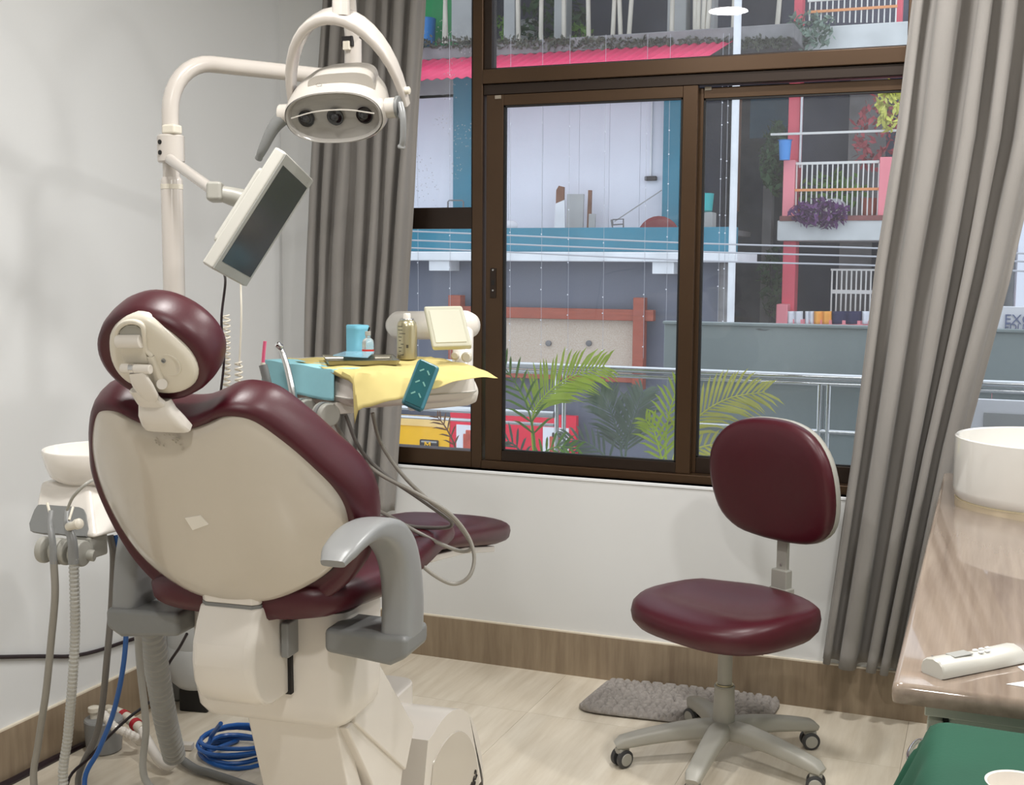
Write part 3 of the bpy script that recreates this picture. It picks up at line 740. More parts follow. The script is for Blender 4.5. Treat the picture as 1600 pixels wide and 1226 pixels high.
clamp = G().lathe([(.030, -.036), (.034, -.032), (.034, .03), (.030, .034)], ring_c, (0, 0, 1), 24).obj('clamp', 'painted_steel', mon)
for dz in (-.012, .014):
    for a in (-.35, 2.6):
        d = V(math.sin(a)*.7, -math.cos(a)*1.0, 0); d = unit(d)
        G().lathe([(.006, 0), (.006, .003), (.003, .003)], ring_c+d*.033+V(0, 0, dz), d, 10).obj('clamp_screw', 'rubber_black', clamp)
G().obox(ring_c+V(.012, -.01, .046), (1, 0, 0), (0, 1, 0), (0, 0, 1), .02, .018, .012).obj('collar', 'cream_plastic', clamp, bevel=.006)
j1 = at(337, 300, D=MD-.02)
G().tube([ring_c+V(.02, -.03, -.03), j1], .0135, 16).obj('swing_arm', 'painted_steel', mon)
bkc = mf(.02, -.02, -.06)
el = G().obox(j1, VR, VU, VF, .018, .022, .022).obj('elbow', 'stool_plastic', mon, bevel=.008)
G().tube([j1, (j1+bkc)/2, bkc, mf(.02, -.02, -.045)], [.016, .021, .024, .026], 18).obj('ball_mount', 'stool_plastic', mon)
cab_p = [mf(-ma_h+.01, .0, -.03), at(352, 440, Y=2.58), at(346, 500, Y=2.6), at(350, 560, Y=2.62), at(344, 620, Y=2.62)]
tag(G().tube(spline(cab_p, 8), .0032, 8).obj('monitor_cable', 'cable_black'), 'thin dark cable hanging from the tilted monitor', 'cable')
def coil(name, label, p0, p1, r, turns, wr):
    a, b = V(*p0), V(*p1); t = unit(b-a); x = unit(np.cross(t, (0, 1, .1))); y = np.cross(t, x); n = turns*10
    pts = [a+(b-a)*k/n+r*(x*math.cos(2*math.pi*k/10)+y*math.sin(2*math.pi*k/10)) for k in range(n+1)]
    o = G().tube(pts, wr, 6).obj(name, 'cream_plastic'); tag(o, label, 'cord', 'coiled cords behind the headrest')
coil('coiled_cord', 'cream coiled cord beside the black monitor cable', at(353, 492, Y=2.68), at(354, 640, Y=2.68), .010, 17, .0026)
coil('coiled_cord', 'short cream coiled cord in front of the room corner', at(373, 565, Y=2.7), at(373, 640, Y=2.7), .009, 9, .0026)
tag(G().tube(pspline([(376, 435, 2.72), (377, 500, 2.7), (374, 570, 2.7)], 6), .0026, 6).obj('pendant_cord', 'cream_plastic'), 'thin cream cord hanging straight above the short coiled cord', 'cord')

# ================================================================== CUSPIDOR UNIT
BC = V(-1.985, 2.32, 0)
cus = thing('cuspidor_unit', 'white cuspidor unit with round bowl and hanging hoses beside the side wall', 'dental unit', (BC[0], BC[1], .78))
zb_ = float(at(120, 748, Y=BC[1])[2]); zr_ = float(at(145, 699, Y=BC[1])[2])
R_ = .122
bowl = G().lathe([(.03, zb_), (.085, zb_+.002), (.104, zb_+.016), (.114, zb_+.04), (R_, zr_-.004), (R_-.002, zr_), (R_-.007, zr_-.002), (R_-.012, zb_+.045), (.098, zb_+.026), (.06, zb_+.014), (.02, zb_+.01)], (BC[0], BC[1], 0), (0, 0, 1), 48).obj('bowl', 'bowl_ceramic', cus, angle=50)
# tapered body: front face leans, grey recessed panel low on it
yb0 = 2.17
def cb(px, py, Y=yb0): return at(px, py, Y=Y)
f_tl, f_tr, f_br, f_bl = cb(62, 752, 2.24), cb(138, 757, 2.24), cb(147, 842), cb(46, 832)
b_tl, b_tr = f_tl+V(-.03, .30, .004), f_tr+V(.04, .30, .004)
b_bl, b_br = f_bl+V(0, .42, .0), f_br+V(.07, .36, .015)
bdy = G().add([f_tl, f_tr, f_br, f_bl, b_tl, b_tr, b_br, b_bl], [(0, 1, 2, 3), (4, 7, 6, 5), (0, 4, 5, 1), (1, 5, 6, 2), (2, 6, 7, 3), (3, 7, 4, 0)]).obj('body', 'white_plastic', cus, bevel=.012, seg=3)
def on_face(px, py, lift=.003):
    n = unit(np.cross(f_tr-f_tl, f_bl-f_tl)); n = n if n[1] < 0 else -n
    d = VF+VR*(px-800)/FPX-VU*(py-613)/FPX; t = ((f_bl-CAM)@n)/(d@n); return CAM+d*t+n*lift, n
po = smooth2([(49, 830), (52, 806), (59, 792), (66, 789), (95, 791), (125, 793), (133, 799), (136, 812), (135, 838), (92, 834)], 2)
g = G(); fnrm = on_face(90, 800)[1]
P0 = [on_face(x_, y_, .004)[0] for x_, y_ in po]; P1 = [p-fnrm*.012 for p in P0]; n_ = len(P0)
g.add(P0+P1, [tuple(range(n_)), tuple(range(2*n_-1, n_-1, -1))]+[(i, (i+1) % n_, n_+(i+1) % n_, n_+i) for i in range(n_)])
panel = g.obj('panel', 'dark_grey_plastic', bdy)
hr = G().tube([cb(66, 858, 2.13), cb(148, 868, 2.17)], .013, 16).obj('holder_rail', 'stool_plastic', cus)
for px_, w_ in ((70, .008), (92, .010), (104, .008), (124, .014)):
    c = cb(px_, 858+(px_-66)*.10, 2.125+(px_-66)*.0004)
    ax = unit(V(1, .1, 0))
    G().tube([c-ax*w_, c+ax*w_], .030, 24).obj('holder', 'stool_plastic', hr, bevel=.004)
G().obox(cb(142, 852, 2.2), (1, .2, 0), (0, 1, 0), (0, 0, 1), .022, .03, .026).obj('holder_mount', 'stool_plastic', hr, bevel=.006)
# suction handpieces hanging in the holders
for px_, lab, rr in ((82, 'slim grey saliva ejector handpiece in the left hose holder', .0075), (113, 'thick grey suction handpiece with tap in the right hose holder', .0105)):
    t = thing('suction_handpiece', lab, 'handpiece', tuple(cb(px_, 880, 2.115)), 'suction handpieces on the cuspidor')
    b_ = G().tube(spline([cb(px_-2 if px_ < 100 else px_-8, 798, 2.135), cb(px_-4 if px_ < 100 else px_-7, 820, 2.12), cb(px_, 845, 2.108), cb(px_+2, 880, 2.108)], 5), list(np.linspace(rr*.75, rr*1.15, 16)), 14).obj('handle', 'grey_plastic', t)
    if px_ < 100:
        G().tube([cb(79, 806, 2.13), cb(74, 786, 2.145)], .0032, 8).obj('tip', 'cream_plastic', b_)
    else:
        k_ = G().lathe([(.0095, 0), (.0095, .028), (.012, .03), (.012, .04), (.009, .042)], cb(107, 823, 2.11), unit(V(.75, -.15, .25)), 14).obj('tap', 'cream_plastic', b_)
        G().tube([cb(108, 812, 2.12), cb(114, 792, 2.14)], .003, 8).obj('tip', 'cream_plastic', b_)
tag(G().tube(pspline([(105, 796, 2.11), (113, 778, 2.08), (125, 764, 2.08), (140, 752, 2.10), (150, 750, 2.16)], 6), .0035, 8).obj('rinse_tube', 'stool_plastic'), 'thin grey rinse tube curving from the handpiece to the bowl', 'tube')
# hoses that drop from the unit to the floor
def hose(name, label, pts, r, m, cat='hose', group=None, n=8, sides=10, ribs=0, parent=None, deep=.86):
    P = pspline(pts, n) if len(pts[0]) == 3 and not isinstance(pts[0], np.ndarray) else spline(pts, n)
    if ribs:
        L = [0]
        for i in range(1, len(P)): L.append(L[-1]+np.linalg.norm(P[i]-P[i-1]))
        N = ribs*4; Q = []; rr = []
        for k in range(N+1):
            s_ = L[-1]*k/N; Q.append(V(*[np.interp(s_, L, [p[j] for p in P]) for j in range(3)])); rr.append(r*(1.0 if k % 4 in (0, 1) else deep))
        o = G().tube(Q, rr, sides).obj(name, m, parent, angle=20 if sides > 12 else 30)
    else:
        o = G().tube(P, r, sides).obj(name, m, parent)
    if parent is None: tag(o, label, cat, group)
    return o
def floor_run(px0, py0, Y0, seq, end):
    pts = [at(px0, py0, Y=Y0)]
    for px_, py_, Y_ in seq: pts.append(at(px_, py_, Y=Y_))
    return pts+[V(*end)]
hose('suction_hose', 'slim grey hose dropping from the left holder of the cuspidor', floor_run(84, 876, 2.108, [(86, 930, 2.11), (80, 1000, 2.12), (72, 1080, 2.13), (60, 1160, 2.14), (53, 1226, 2.14)], (-2.0, 2.14, .13))+[V(-1.93, 2.2, .016), V(-1.86, 2.35, .012)], .0085, 'hose_grey', group='hoses from the cuspidor')
hose('suction_hose', 'pale ribbed hose dropping from the right holder of the cuspidor', floor_run(115, 872, 2.108, [(117, 940, 2.11), (117, 1000, 2.12), (112, 1080, 2.12), (106, 1150, 2.13), (99, 1226, 2.13)], (-1.9, 2.13, .14))+[V(-1.82, 2.2, .018), V(-1.74, 2.35, .014)], .0115, 'hose_pale', group='hoses from the cuspidor', ribs=110)
hose('drain_hose', 'grey hose hanging from under the cuspidor body', [at(172, 836, Y=2.3), at(177, 870, Y=2.3), at(174, 950, Y=2.31), at(167, 1030, Y=2.33), at(160, 1100, Y=2.4), at(150, 1150, Y=2.45), at(122, 1226, Y=2.42), V(-2.02, 2.36, .06), V(-1.96, 2.3, .012), V(-1.85, 2.3, .010)], .0085, 'hose_dark', group='hoses from the cuspidor')
hose('air_hose', 'blue hose hanging from under the cuspidor body', [at(180, 836, Y=2.31), at(188, 880, Y=2.31), at(197, 950, Y=2.32), at(194, 1030, Y=2.34), at(178, 1110, Y=2.38), at(155, 1170, Y=2.4), at(132, 1226, Y=2.38), V(-1.98, 2.3, .05), V(-1.9, 2.27, .008), V(-1.8, 2.3, .008)], .0065, 'hose_blue', group='hoses from the cuspidor')
hose('smooth_hose', 'smooth pale hose running beside the corrugated duct', [at(206, 850, Y=2.42), at(212, 930, Y=2.42), at(218, 1030, Y=2.44), at(228, 1130, Y=2.46), at(232, 1226, Y=2.48), V(-1.78, 2.5, .1), V(-1.72, 2.56, .012), V(-1.62, 2.6, .010)], .0095, 'hose_pale')
# thick corrugated duct with its end bend
hose('corrugated_duct', 'thick grey corrugated duct slanting to the floor behind the chair', [at(228, 930, Y=2.5), at(236, 985, Y=2.52), at(246, 1050, Y=2.6), at(258, 1120, Y=2.7), at(272, 1180, Y=2.8)], .033, 'hose_pale', cat='duct', deep=.80, ribs=30, sides=24, n=10)

# ================================================================== FLOOR-LEVEL TUBING BY THE SIDE WALL
JC = at(163, 1172, Z=0.0)
jar = thing('separator_jar', 'small grey separator jar on the floor with white tubes', 'jar', tuple(JC))
G().lathe([(.045, 0), (.052, .006), (.056, .05), (.058, .10), (.055, .104), (.03, .106)], JC, (0, 0, 1), 28).obj('cup', 'grey_plastic', jar)
G().lathe([(.012, .1), (.012, .125), (.018, .127), (.018, .14), (.014, .142)], JC+V(-.022, -.015, 0), (0, 0, 1), 16).obj('valve', 'cream_plastic', jar)
G().lathe([(.011, .1), (.011, .13), (.008, .132)], JC+V(.02, .01, 0), (0, 0, 1), 14).obj('spout', 'cream_plastic', jar)
wt = hose('ribbed_tube', 'short white ribbed tube leading out of the separator jar', [JC+V(.01, -.01, .12), at(178, 1135, Z=.10), at(195, 1143, Z=.085), at(212, 1152, Z=.06), at(218, 1158, Z=.03)], .014, 'white_plastic', cat='tube', ribs=14, sides=14)
ft = thing('drain_fitting', 'cream pipe fitting with two red bands behind the separator jar', 'pipe', tuple(at(200, 1120, Z=0.03)))
fp = [at(168, 1108, Z=.08), at(185, 1113, Z=.085), at(205, 1125, Z=.08), at(222, 1140, Z=.07)]
G().tube(spline(fp, 5), .016, 16).obj('pipe', 'cream_plastic', ft)
for i, j in ((1, 2), (2, 3)):
    c = fp[i]*.55+fp[j]*.45; d = unit(fp[j]-fp[i])
    G().tube([c-d*.009, c+d*.009], .0195, 18).obj('red_band', 'red_band', ft)
hose('white_tube', 'white tube bending from the red-banded fitting to the duct end', [fp[-1], at(232, 1160, Z=.05), at(248, 1186, Z=.03), at(262, 1196, Z=.025), at(272, 1190, Z=.03)], .015, 'white_plastic', cat='tube', sides=14)
DC = at(272, 1192, Z=.035)
hose('coupling_hose', 'dark green-grey hose lying on the floor past the duct end', [at(278, 1182, Z=.02), at(305, 1200, Z=.016), at(330, 1208, Z=.014), at(372, 1222, Z=.012), at(420, 1240, Z=.012)], .012, 'dark_grey_plastic')
tag(G().obox(at(292, 1165, Z=.012), (1, .3, 0), (-.3, 1, 0), (0, 0, 1), .02, .014, .010).obj('plug_block', 'white_plastic', bevel=.003), 'small white plug lying beside the duct end', 'plug')
# coil of blue hose
cc = at(372, 1180, Z=0.0); pts = []
for k in range(5*22):
    a = 2*math.pi*k/22; j = k//22
    rr = .105-.010*(j % 3)+.006*math.sin(3*a+j)
    pts.append(cc+V(rr*1.15*math.cos(a+.4), rr*math.sin(a+.4), .008+.012*j+.004*math.sin(2*a+j)))
pts = [at(345, 1130, Y=2.9), at(330, 1150, Z=.07), at(322, 1175, Z=.03)]+pts[6:]
tag(G().tube(pts, .0068, 8).obj('blue_hose_coil', 'hose_blue'), 'coil of blue hose heaped on the floor behind the chair base', 'hose')
# white canister on a dark foot
KC = at(304, 1103, Z=0.0)
can = thing('water_canister', 'translucent white water canister on a black foot behind the chair', 'canister', tuple(KC))
G().lathe([(.03, .075), (.07, .082), (.092, .105), (.10, .15), (.10, .22), (.098, .225), (.10, .23), (.10, .40), (.085, .43), (.03, .44), (.028, .47), (.01, .475)], KC+V(.02, 0, 0), (0, 0, 1), 32).obj('bottle', 'bottle_plastic', can)
G().obox(KC+V(.02, 0, .04), (1, .2, 0), (-.2, 1, 0), (0, 0, 1), .05, .05, .04).obj('foot', 'rubber_black', can, bevel=.006)
G().lathe([(.085, 0), (.095, .01), (.10, .1), (.09, .13)], at(262, 1088, Z=0.0)+V(.02, .05, 0), (0, 0, 1), 24).obj('dark_pot', 'dark_grey_plastic')
tag(bpy.data.objects['dark_pot'], 'dark grey round pot standing against the side skirting', 'pot')
# cables
tag(G().tube(spline([V(XL+.008, y, z) for y, z in [(float(at(px_, py_, X=XL+.008)[1]), float(at(px_, py_, X=XL+.008)[2])) for px_, py_ in ((-40, 1027), (60, 1025), (108, 1025), (150, 1017), (205, 999), (270, 980), (330, 968))]], 6), .0062, 8).obj('wall_cable', 'cable_black'), 'dark cable strung along the side wall above the skirting', 'cable')
tag(G().tube(spline([at(px_, py_, X=XL+.025) for px_, py_ in ((-30, 1242), (20, 1219), (60, 1198), (100, 1178), (140, 1160), (185, 1150), (225, 1135), (260, 1110))], 6), .011, 8).obj('floor_cable', 'cable_black'), 'thick black cable lying along the foot of the side skirting', 'cable')
tag(G().tube(spline([at(292, 990, Y=2.75), at(280, 1012, Y=2.78), at(262, 1040, Y=2.8), at(245, 1085, Y=2.75), at(200, 1122, Y=2.6), at(165, 1155, Y=2.5), at(140, 1183, Y=2.44), at(105, 1226, Y=2.36), V(-2.05, 2.3, .05), V(-2.0, 2.2, .008)], 6), .0042, 8).obj('power_cable', 'cable_black'), 'thin black cable crossing behind the corrugated duct to the floor', 'cable')
tag(G().tube(spline([at(248, 985, X=-2.5), at(258, 990, X=-2.5), at(275, 988, X=-2.48), at(292, 981, X=-2.45)], 6), .003, 8).obj('clear_tube', 'film_blue'), 'thin pale tube leading to the white canister', 'tube')

# ================================================================== INSTRUMENT TABLE (delivery unit)
TA = V(-1.318, 2.392, 0); E1 = unit(V(-.865, .50, 0)); E2 = unit(V(.50, .865, 0)); TZ = 1.255; TB = 1.172
def tt(a, b, z): return TA+E1*a+E2*b+V(0, 0, z)
table = thing('instrument_table', 'white instrument table on a jointed arm over the dental chair', 'dental unit', tuple(tt(.24, .18, TB)))
def tout(inset, n=6): return rrect(.24, .175, .255-inset, .178-inset, .05-inset*.5, n)
tb = G().loft([[tt(a, b, z) for a, b in tout(i)] for i, z in ((.03, TB), (.008, TB+.012), (.0, TB+.022), (.0, TB+.024), (.002, TB+.026), (.006, TZ-.02), (.014, TZ-.006), (.03, TZ))]).obj('table_top', 'white_plastic', table, angle=35)
G().loft([[tt(a, b, z) for a, b in tout(-.001)] for z in (TB+.0225, TB+.0245)]).obj('seam', 'stool_plastic', tb)
# rounded end cap
G().sphere(tt(.49, .15, TB+.038), .06, 20, 12, (1.0, 1.3, .62)).obj('end_cap', 'white_plastic', table)
# handpiece holders along the edge
for i, a in enumerate((.10, .20, .30, .40)):
    h = G().tube([tt(a-.022, -.018, TB-.018), tt(a+.022, -.018, TB-.018)], .027, 24).obj('holder', 'stool_plastic', table, bevel=.004)
    G().tube([tt(a-.006, -.02, TB-.018), tt(a+.006, -.02, TB-.018)], .0285, 24).obj('groove', 'dark_grey_plastic', h)
    G().obox(tt(a, .02, TB-.004), E1, E2, (0, 0, 1), .02, .03, .014).obj('mount', 'white_plastic', h, bevel=.003)
# swivel arm: lower boom under the table, riser, upper boom
lo0, lo1 = at(640, 620, Y=2.62), at(728, 612, Y=2.72)
G().tube([lo0, lo1, lo1+unit(lo1-lo0)*.02, lo1+unit(lo1-lo0)*.028], [.034, .034, .028, .012], 24).obj('lower_boom', 'white_plastic', table, angle=50)
up0, up1 = at(622, 508, Y=2.98), at(728, 508, Y=2.86)
up = G().tube([up0-unit(up1-up0)*.028, up0-unit(up1-up0)*.02, up0, up1, up1+unit(up1-up0)*.022, up1+unit(up1-up0)*.03], [.012, .028, .038, .038, .03, .012], 24).obj('upper_boom', 'white_plastic', table, angle=50)
G().tube([at(724, 520, Y=2.84), at(722, 605, Y=2.72)], .026, 20).obj('riser', 'white_plastic', table)
for px_, py_, r_ in ((712, 556, .010), (730, 558, .013)):
    G().lathe([(r_, 0), (r_, .016), (r_*.7, .02)], at(px_, py_, Y=2.74), unit(V(.3, -1, .1)), 16).obj('knob', 'cream_plastic', table)
# control panel
cpts = [at(662, 478, Y=2.64), at(722, 477, Y=2.68), at(738, 541, Y=2.66), at(676, 543, Y=2.62)]
cpn = unit(np.cross(cpts[1]-cpts[0], cpts[3]-cpts[0])); cpn = cpn if cpn[1] < 0 else -cpn
def quadslab(name, q, n, t0, t1, m, parent, inset=0.0, bevel=.003):
    c = sum(q)/4; Q = [p+(c-p)*inset for p in q]
    return G().add([p+n*t0 for p in Q]+[p+n*t1 for p in Q], [(3, 2, 1, 0), (4, 5, 6, 7), (0, 1, 5, 4), (1, 2, 6, 5), (2, 3, 7, 6), (3, 0, 4, 7)]).obj(name, m, parent, bevel=bevel)
cp = quadslab('control_panel', cpts, cpn, -.03, 0, 'panel_cream', table, 0, .005)
quadslab('display', cpts, cpn, -.002, .0016, 'panel_display', cp, .22, .001)
tag(cp, 'cream control panel', None)
# right-hand drape clip: control pad wrapped in teal film
padc = at(657, 602, Y=2.44)
pa = unit(VR*-24+VU*-66+VF*-22); pb = unit(VR*36-VU*4+VF*12); pb = unit(pb-pa*(pb@pa)); pn = np.cross(pa, pb); pn = pn if pn@VF < 0 else -pn
pad = thing('control_pad', 'teal film wrapped control pad leaning off the right edge of the instrument table', 'control pad', tuple(padc))
G().obox(padc, pa, pb, pn, .056, .026, .012).obj('pad_body', 'wrap_side', pad, bevel=.008, seg=3)
fc = G().obox(padc+pn*.0125-pb*.004, pa, pb, pn, .051, .020, .0012).obj('pad_face', 'wrap_teal', pad, bevel=.001)
for i in range(3):
    for j in (-1, 1):
        c = padc+pn*.0138+pa*(-.03+.028*i)+pb*(-.004+.008*j)
        G().obox(c, unit(pa+pb*j), unit(pb-pa*j), pn, .0055, .0016, .0005).obj('printed_symbol', 'print_pale', fc)
# yellow paper over the table
pc = [(-.075, -.035), (-.15, .28), (.28, .40), (.44, .05)]
def paper(u_, v_):
    a = (1-u_)*((1-v_)*pc[0][0]+v_*pc[3][0])+u_*((1-v_)*pc[1][0]+v_*pc[2][0])
    b = (1-u_)*((1-v_)*pc[0][1]+v_*pc[3][1])+u_*((1-v_)*pc[1][1]+v_*pc[2][1])
    z = TZ+.003
    hk = max(0, 1-u_*1.25)**1.3
    if a < 0:
        d = -a; z -= d*(1.0*hk+.10); a = -.010-d*(1-.88*hk)
    if b < 0: z -= -b*.9; b = -.010+b*.1
    z += .0015*math.sin(30*u_+20*v_)
    return tt(a, b, z)
tag(G().grid(paper, 44, 44).obj('yellow_paper', 'paper_yellow', solid=.0008, fix=False), 'yellow paper sheet draped over the instrument table', 'paper')
def tealf(u_, v_):
    a = .075+.355*u_; s_ = -.075+.15*v_
    if s_ < 0: b = -.010+.02*s_; z = TZ+.002+s_*.95+.02*0
    else: b = s_-.010; z = TZ+.002
    return tt(a, b, z+.0012*math.sin(14*u_+2))
tag(G().grid(tealf, 24, 20).obj('teal_cloth', 'cloth_teal', solid=.002, fix=False), 'light teal cloth folded over the holder edge of the instrument table', 'cloth')
# metal tray with film pouches
mt = thing('metal_tray', 'shallow stainless tray lying on the yellow paper', 'tray', tuple(tt(.2, .18, TZ+.004)))
tq = [tt(.34, .11, 0), tt(.16, .02, 0), tt(.075, .17, 0), tt(.25, .26, 0)]
cq = sum(tq)/4
g = G().loft([[cq+(p-cq)*s_+V(0, 0, z) for p in tq] for s_, z in ((.93, TZ+.004), (1.0, TZ+.016), (1.02, TZ+.017), (.985, TZ+.0155), (.92, TZ+.006))])
g.obj('tray', 'metal_tray', mt, bevel=.002)
tag(quadslab('film_pouch', [tt(.33, .17, TZ+.021), tt(.20, .06, TZ+.024), tt(.14, .12, TZ+.020), tt(.27, .22, TZ+.022)], V(0, 0, 1), 0, .002, 'film_blue', None, 0, 0), 'clear blue film pouch lying across the stainless tray', 'pouch')
bx = at(559, 553, Z=TZ+.006)
tag(G().loft([[bx+E1*a+E2*b+V(0, 0, z) for a, b in rrect(0, 0, .030, .022, .012)] for z in (0, .003, .066, .074, .077)]).obj('blue_block', 'foam_blue', bevel=.003), 'light blue soft block standing on the yellow paper', 'block')
vb = at(575, 555, Z=TZ+.006)
vial = thing('glass_vial', 'small clear medicine vial in front of the blue block', 'bottle', tuple(vb))
G().lathe([(.014, 0), (.0155, .002), (.0155, .034), (.013, .041), (.0065, .046), (.0065, .052)], vb, (0, 0, 1), 24).obj('glass', 'vial_glass', vial)
G().lathe([(.0078, .052), (.0078, .062), (.006, .063)], vb, (0, 0, 1), 18).obj('cap', 'bezel_grey', vial)
G().tube([vb+V(0, 0, .06), vb+V(.004, .002, .073)], .0025, 8).obj('needle_hub', 'lens_black', vial)
G().lathe([(.0158, .010), (.0158, .016)], vb, (0, 0, 1), 24, cap0=False, cap1=False).obj('label_band', 'label_red', vial)
sb = at(636, 561, Z=TZ+.005)
spray = thing('spray_can', 'pale gold aerosol can with white cap on the yellow paper', 'spray can', tuple(sb))
hcan = .098
cn = G().lathe([(.0235, 0), (.0255, .002), (.0255, hcan-.016), (.0235, hcan-.006), (.018, hcan), (.0165, hcan+.001)], sb, (0, 0, 1), 32).obj('can', 'can_gold', spray)
G().lathe([(.017, hcan), (.0178, hcan+.002), (.017, hcan+.004)], sb, (0, 0, 1), 24).obj('crimp', 'brushed_steel', spray)
G().lathe([(.0095, hcan+.003), (.0095, hcan+.016), (.008, hcan+.018)], sb, (0, 0, 1), 20).obj('cap', 'white_plastic', spray)
# printed lines on the can (small curved strips)
def canstrip(a0, a1, z0, z1):
    n = 6; g = G()
    ring = lambda r, z: [sb+V(r*math.cos(a), r*math.sin(a), z) for a in np.linspace(a0, a1, n)]
    return g.loft([ring(.0259, z0), ring(.0259, z1)], False, False, closed=False)
toCam = math.atan2(-sb[1], -sb[0])
pr = random.Random(4)
for k in range(9):
    z = .012+.0088*k; w = pr.uniform(.25, .7); c0 = toCam-.75 if k % 3 else toCam-.5
    canstrip(c0-w*.5, c0+w*.5, z, z+.0018).obj('printed_line', 'can_print', cn)
canstrip(toCam-.08, toCam+.14, .030, .038).obj('printed_mark', 'can_print', cn)
# handpieces in the holders
hp = thing('turbine_handpiece', 'chrome turbine handpiece with bent head standing in a table holder', 'handpiece', tuple(at(462, 640, Y=2.42)))
P = spline([at(462, 640, Y=2.42), at(457, 610, Y=2.42), at(449, 575, Y=2.43), at(440, 548, Y=2.44), at(436, 541, Y=2.43)], 6)
G().tube(P, list(np.interp(np.linspace(0, 1, len(P)), [0, .25, .6, 1], [.0088, .0085, .0072, .005])), 16).obj('body', 'brushed_steel', hp)
G().lathe([(.006, -.008), (.0075, -.006), (.0075, .007), (.005, .009)], at(436, 540, Y=2.43), unit(V(-.5, -.5, .6)), 16).obj('head', 'chrome', hp)
hp2 = thing('syringe_handpiece', 'grey syringe handpiece with pink tip standing in the end holder', 'handpiece', tuple(at(420, 615, Y=2.5)))
G().tube(spline([at(421, 615, Y=2.5), at(416, 590, Y=2.5), at(411, 570, Y=2.5)], 5), list(np.linspace(.011, .0105, 11)), 16).obj('body', 'dark_grey_plastic', hp2)
G().tube([at(411, 571, Y=2.5), at(411, 566, Y=2.5)], [.0075, .005], 14).obj('collar', 'cream_plastic', hp2)
G().tube([at(411, 568, Y=2.5), at(412, 552, Y=2.5), at(414, 533, Y=2.5)], .0042, 10).obj('tip', 'pink_plastic', hp2)
# hoses looping from the table
hose('handpiece_hose', 'grey handpiece hose with the lowest loop beside the leg rest', [(517, 650, 2.46), (545, 695, 2.5), (590, 738, 2.52), (650, 770, 2.55), (700, 800, 2.6), (730, 835, 2.64), (741, 870, 2.64), (733, 900, 2.62), (708, 912, 2.6), (675, 896, 2.56), (640, 865, 2.54), (615, 845, 2.6), (590, 830, 2.66), (560, 800, 2.7)], .0048, 'hose_grey', group='handpiece hoses')
hose('handpiece_hose', 'grey handpiece hose ending its loop on the knee of the seat', [(540, 648, 2.48), (562, 700, 2.5), (600, 740, 2.54), (650, 775, 2.6), (690, 803, 2.64), (706, 816, 2.66), (697, 824, 2.67), (650, 823, 2.68), (615, 815, 2.68), (588, 808, 2.7), (565, 800, 2.72)], .0048, 'hose_dark', group='handpiece hoses')
hose('handpiece_hose', 'grey handpiece hose hanging nearest to the window pane', [(582, 645, 2.52), (594, 690, 2.54), (625, 737, 2.56), (665, 777, 2.6), (705, 808, 2.64), (728, 836, 2.66), (737, 855, 2.66), (722, 861, 2.66), (690, 850, 2.64), (650, 830, 2.62), (615, 810, 2.62), (588, 796, 2.64), (565, 785, 2.68)], .0048, 'hose_grey', group='handpiece hoses')

# ================================================================== STOOL
SCN = V(-.70, 3.55, 0)
sg_ = unit(V(-.50, -.866, 0)); ss = V(-sg_[1], sg_[0], 0)                # facing direction and its side
def sl(f, s_, z): return SCN+sg_*f+ss*s_+V(0, 0, z)
stool = thing('dental_stool', 'burgundy dental stool with backrest on five grey caster legs', 'stool', tuple(SCN))
so = []
for k in range(40):
    a = 2*math.pi*k/40; ca, sa = math.cos(a), math.sin(a); e = 2/2.7
    f = .25*math.copysign(abs(ca)**e, ca); s2 = .262*math.copysign(abs(sa)**e, sa)*(1.0+.06*ca); so.append((f, s2))
def sfr(f, s_, off):
    fall = .026*max(0, (f-.02)/.23)**2; sad = .042*(max(0, 1-((f+.06)/.19)**2))*(max(0, 1-(s_/.22)**2))
    t = (off+.075)/.075
    return sl(f+.012, s_+.012, .512+off-(fall+sad)*max(0, min(1, t)))
seat = G().pillow(so, [(.80, -.092), (.93, -.088), (.985, -.070), (1.0, -.042), (.985, -.016), (.945, -.004), (.88, .002), (.78, .004), (.65, .004), (.5, .004), (.35, .004), (.2, .004), (.07, .004)], sfr).obj('seat', 'burgundy_vinyl', stool, angle=80)
G().obox(sl(-.02, 0, .412), sg_, ss, (0, 0, 1), .11, .09, .012).obj('seat_plate', 'stool_plastic', stool, bevel=.004)
G().tube([sl(.05, .06, .408), sl(.07, .20, .405)], .0055, 10).obj('height_lever', 'lens_black', stool)
G().lathe([(.022, .23), (.022, .405), (.02, .406)], SCN, (0, 0, 1), 24).obj('gas_lift', 'stool_plastic', stool)
cv = G().lathe([(.036, .085), (.033, .15), (.030, .235), (.032, .237), (.030, .242)], SCN, (0, 0, 1), 28).obj('column_cover', 'stool_plastic', stool)
G().lathe([(.0265, .240), (.0265, .246)], SCN, (0, 0, 1), 24).obj('brass_ring', 'can_gold', cv)
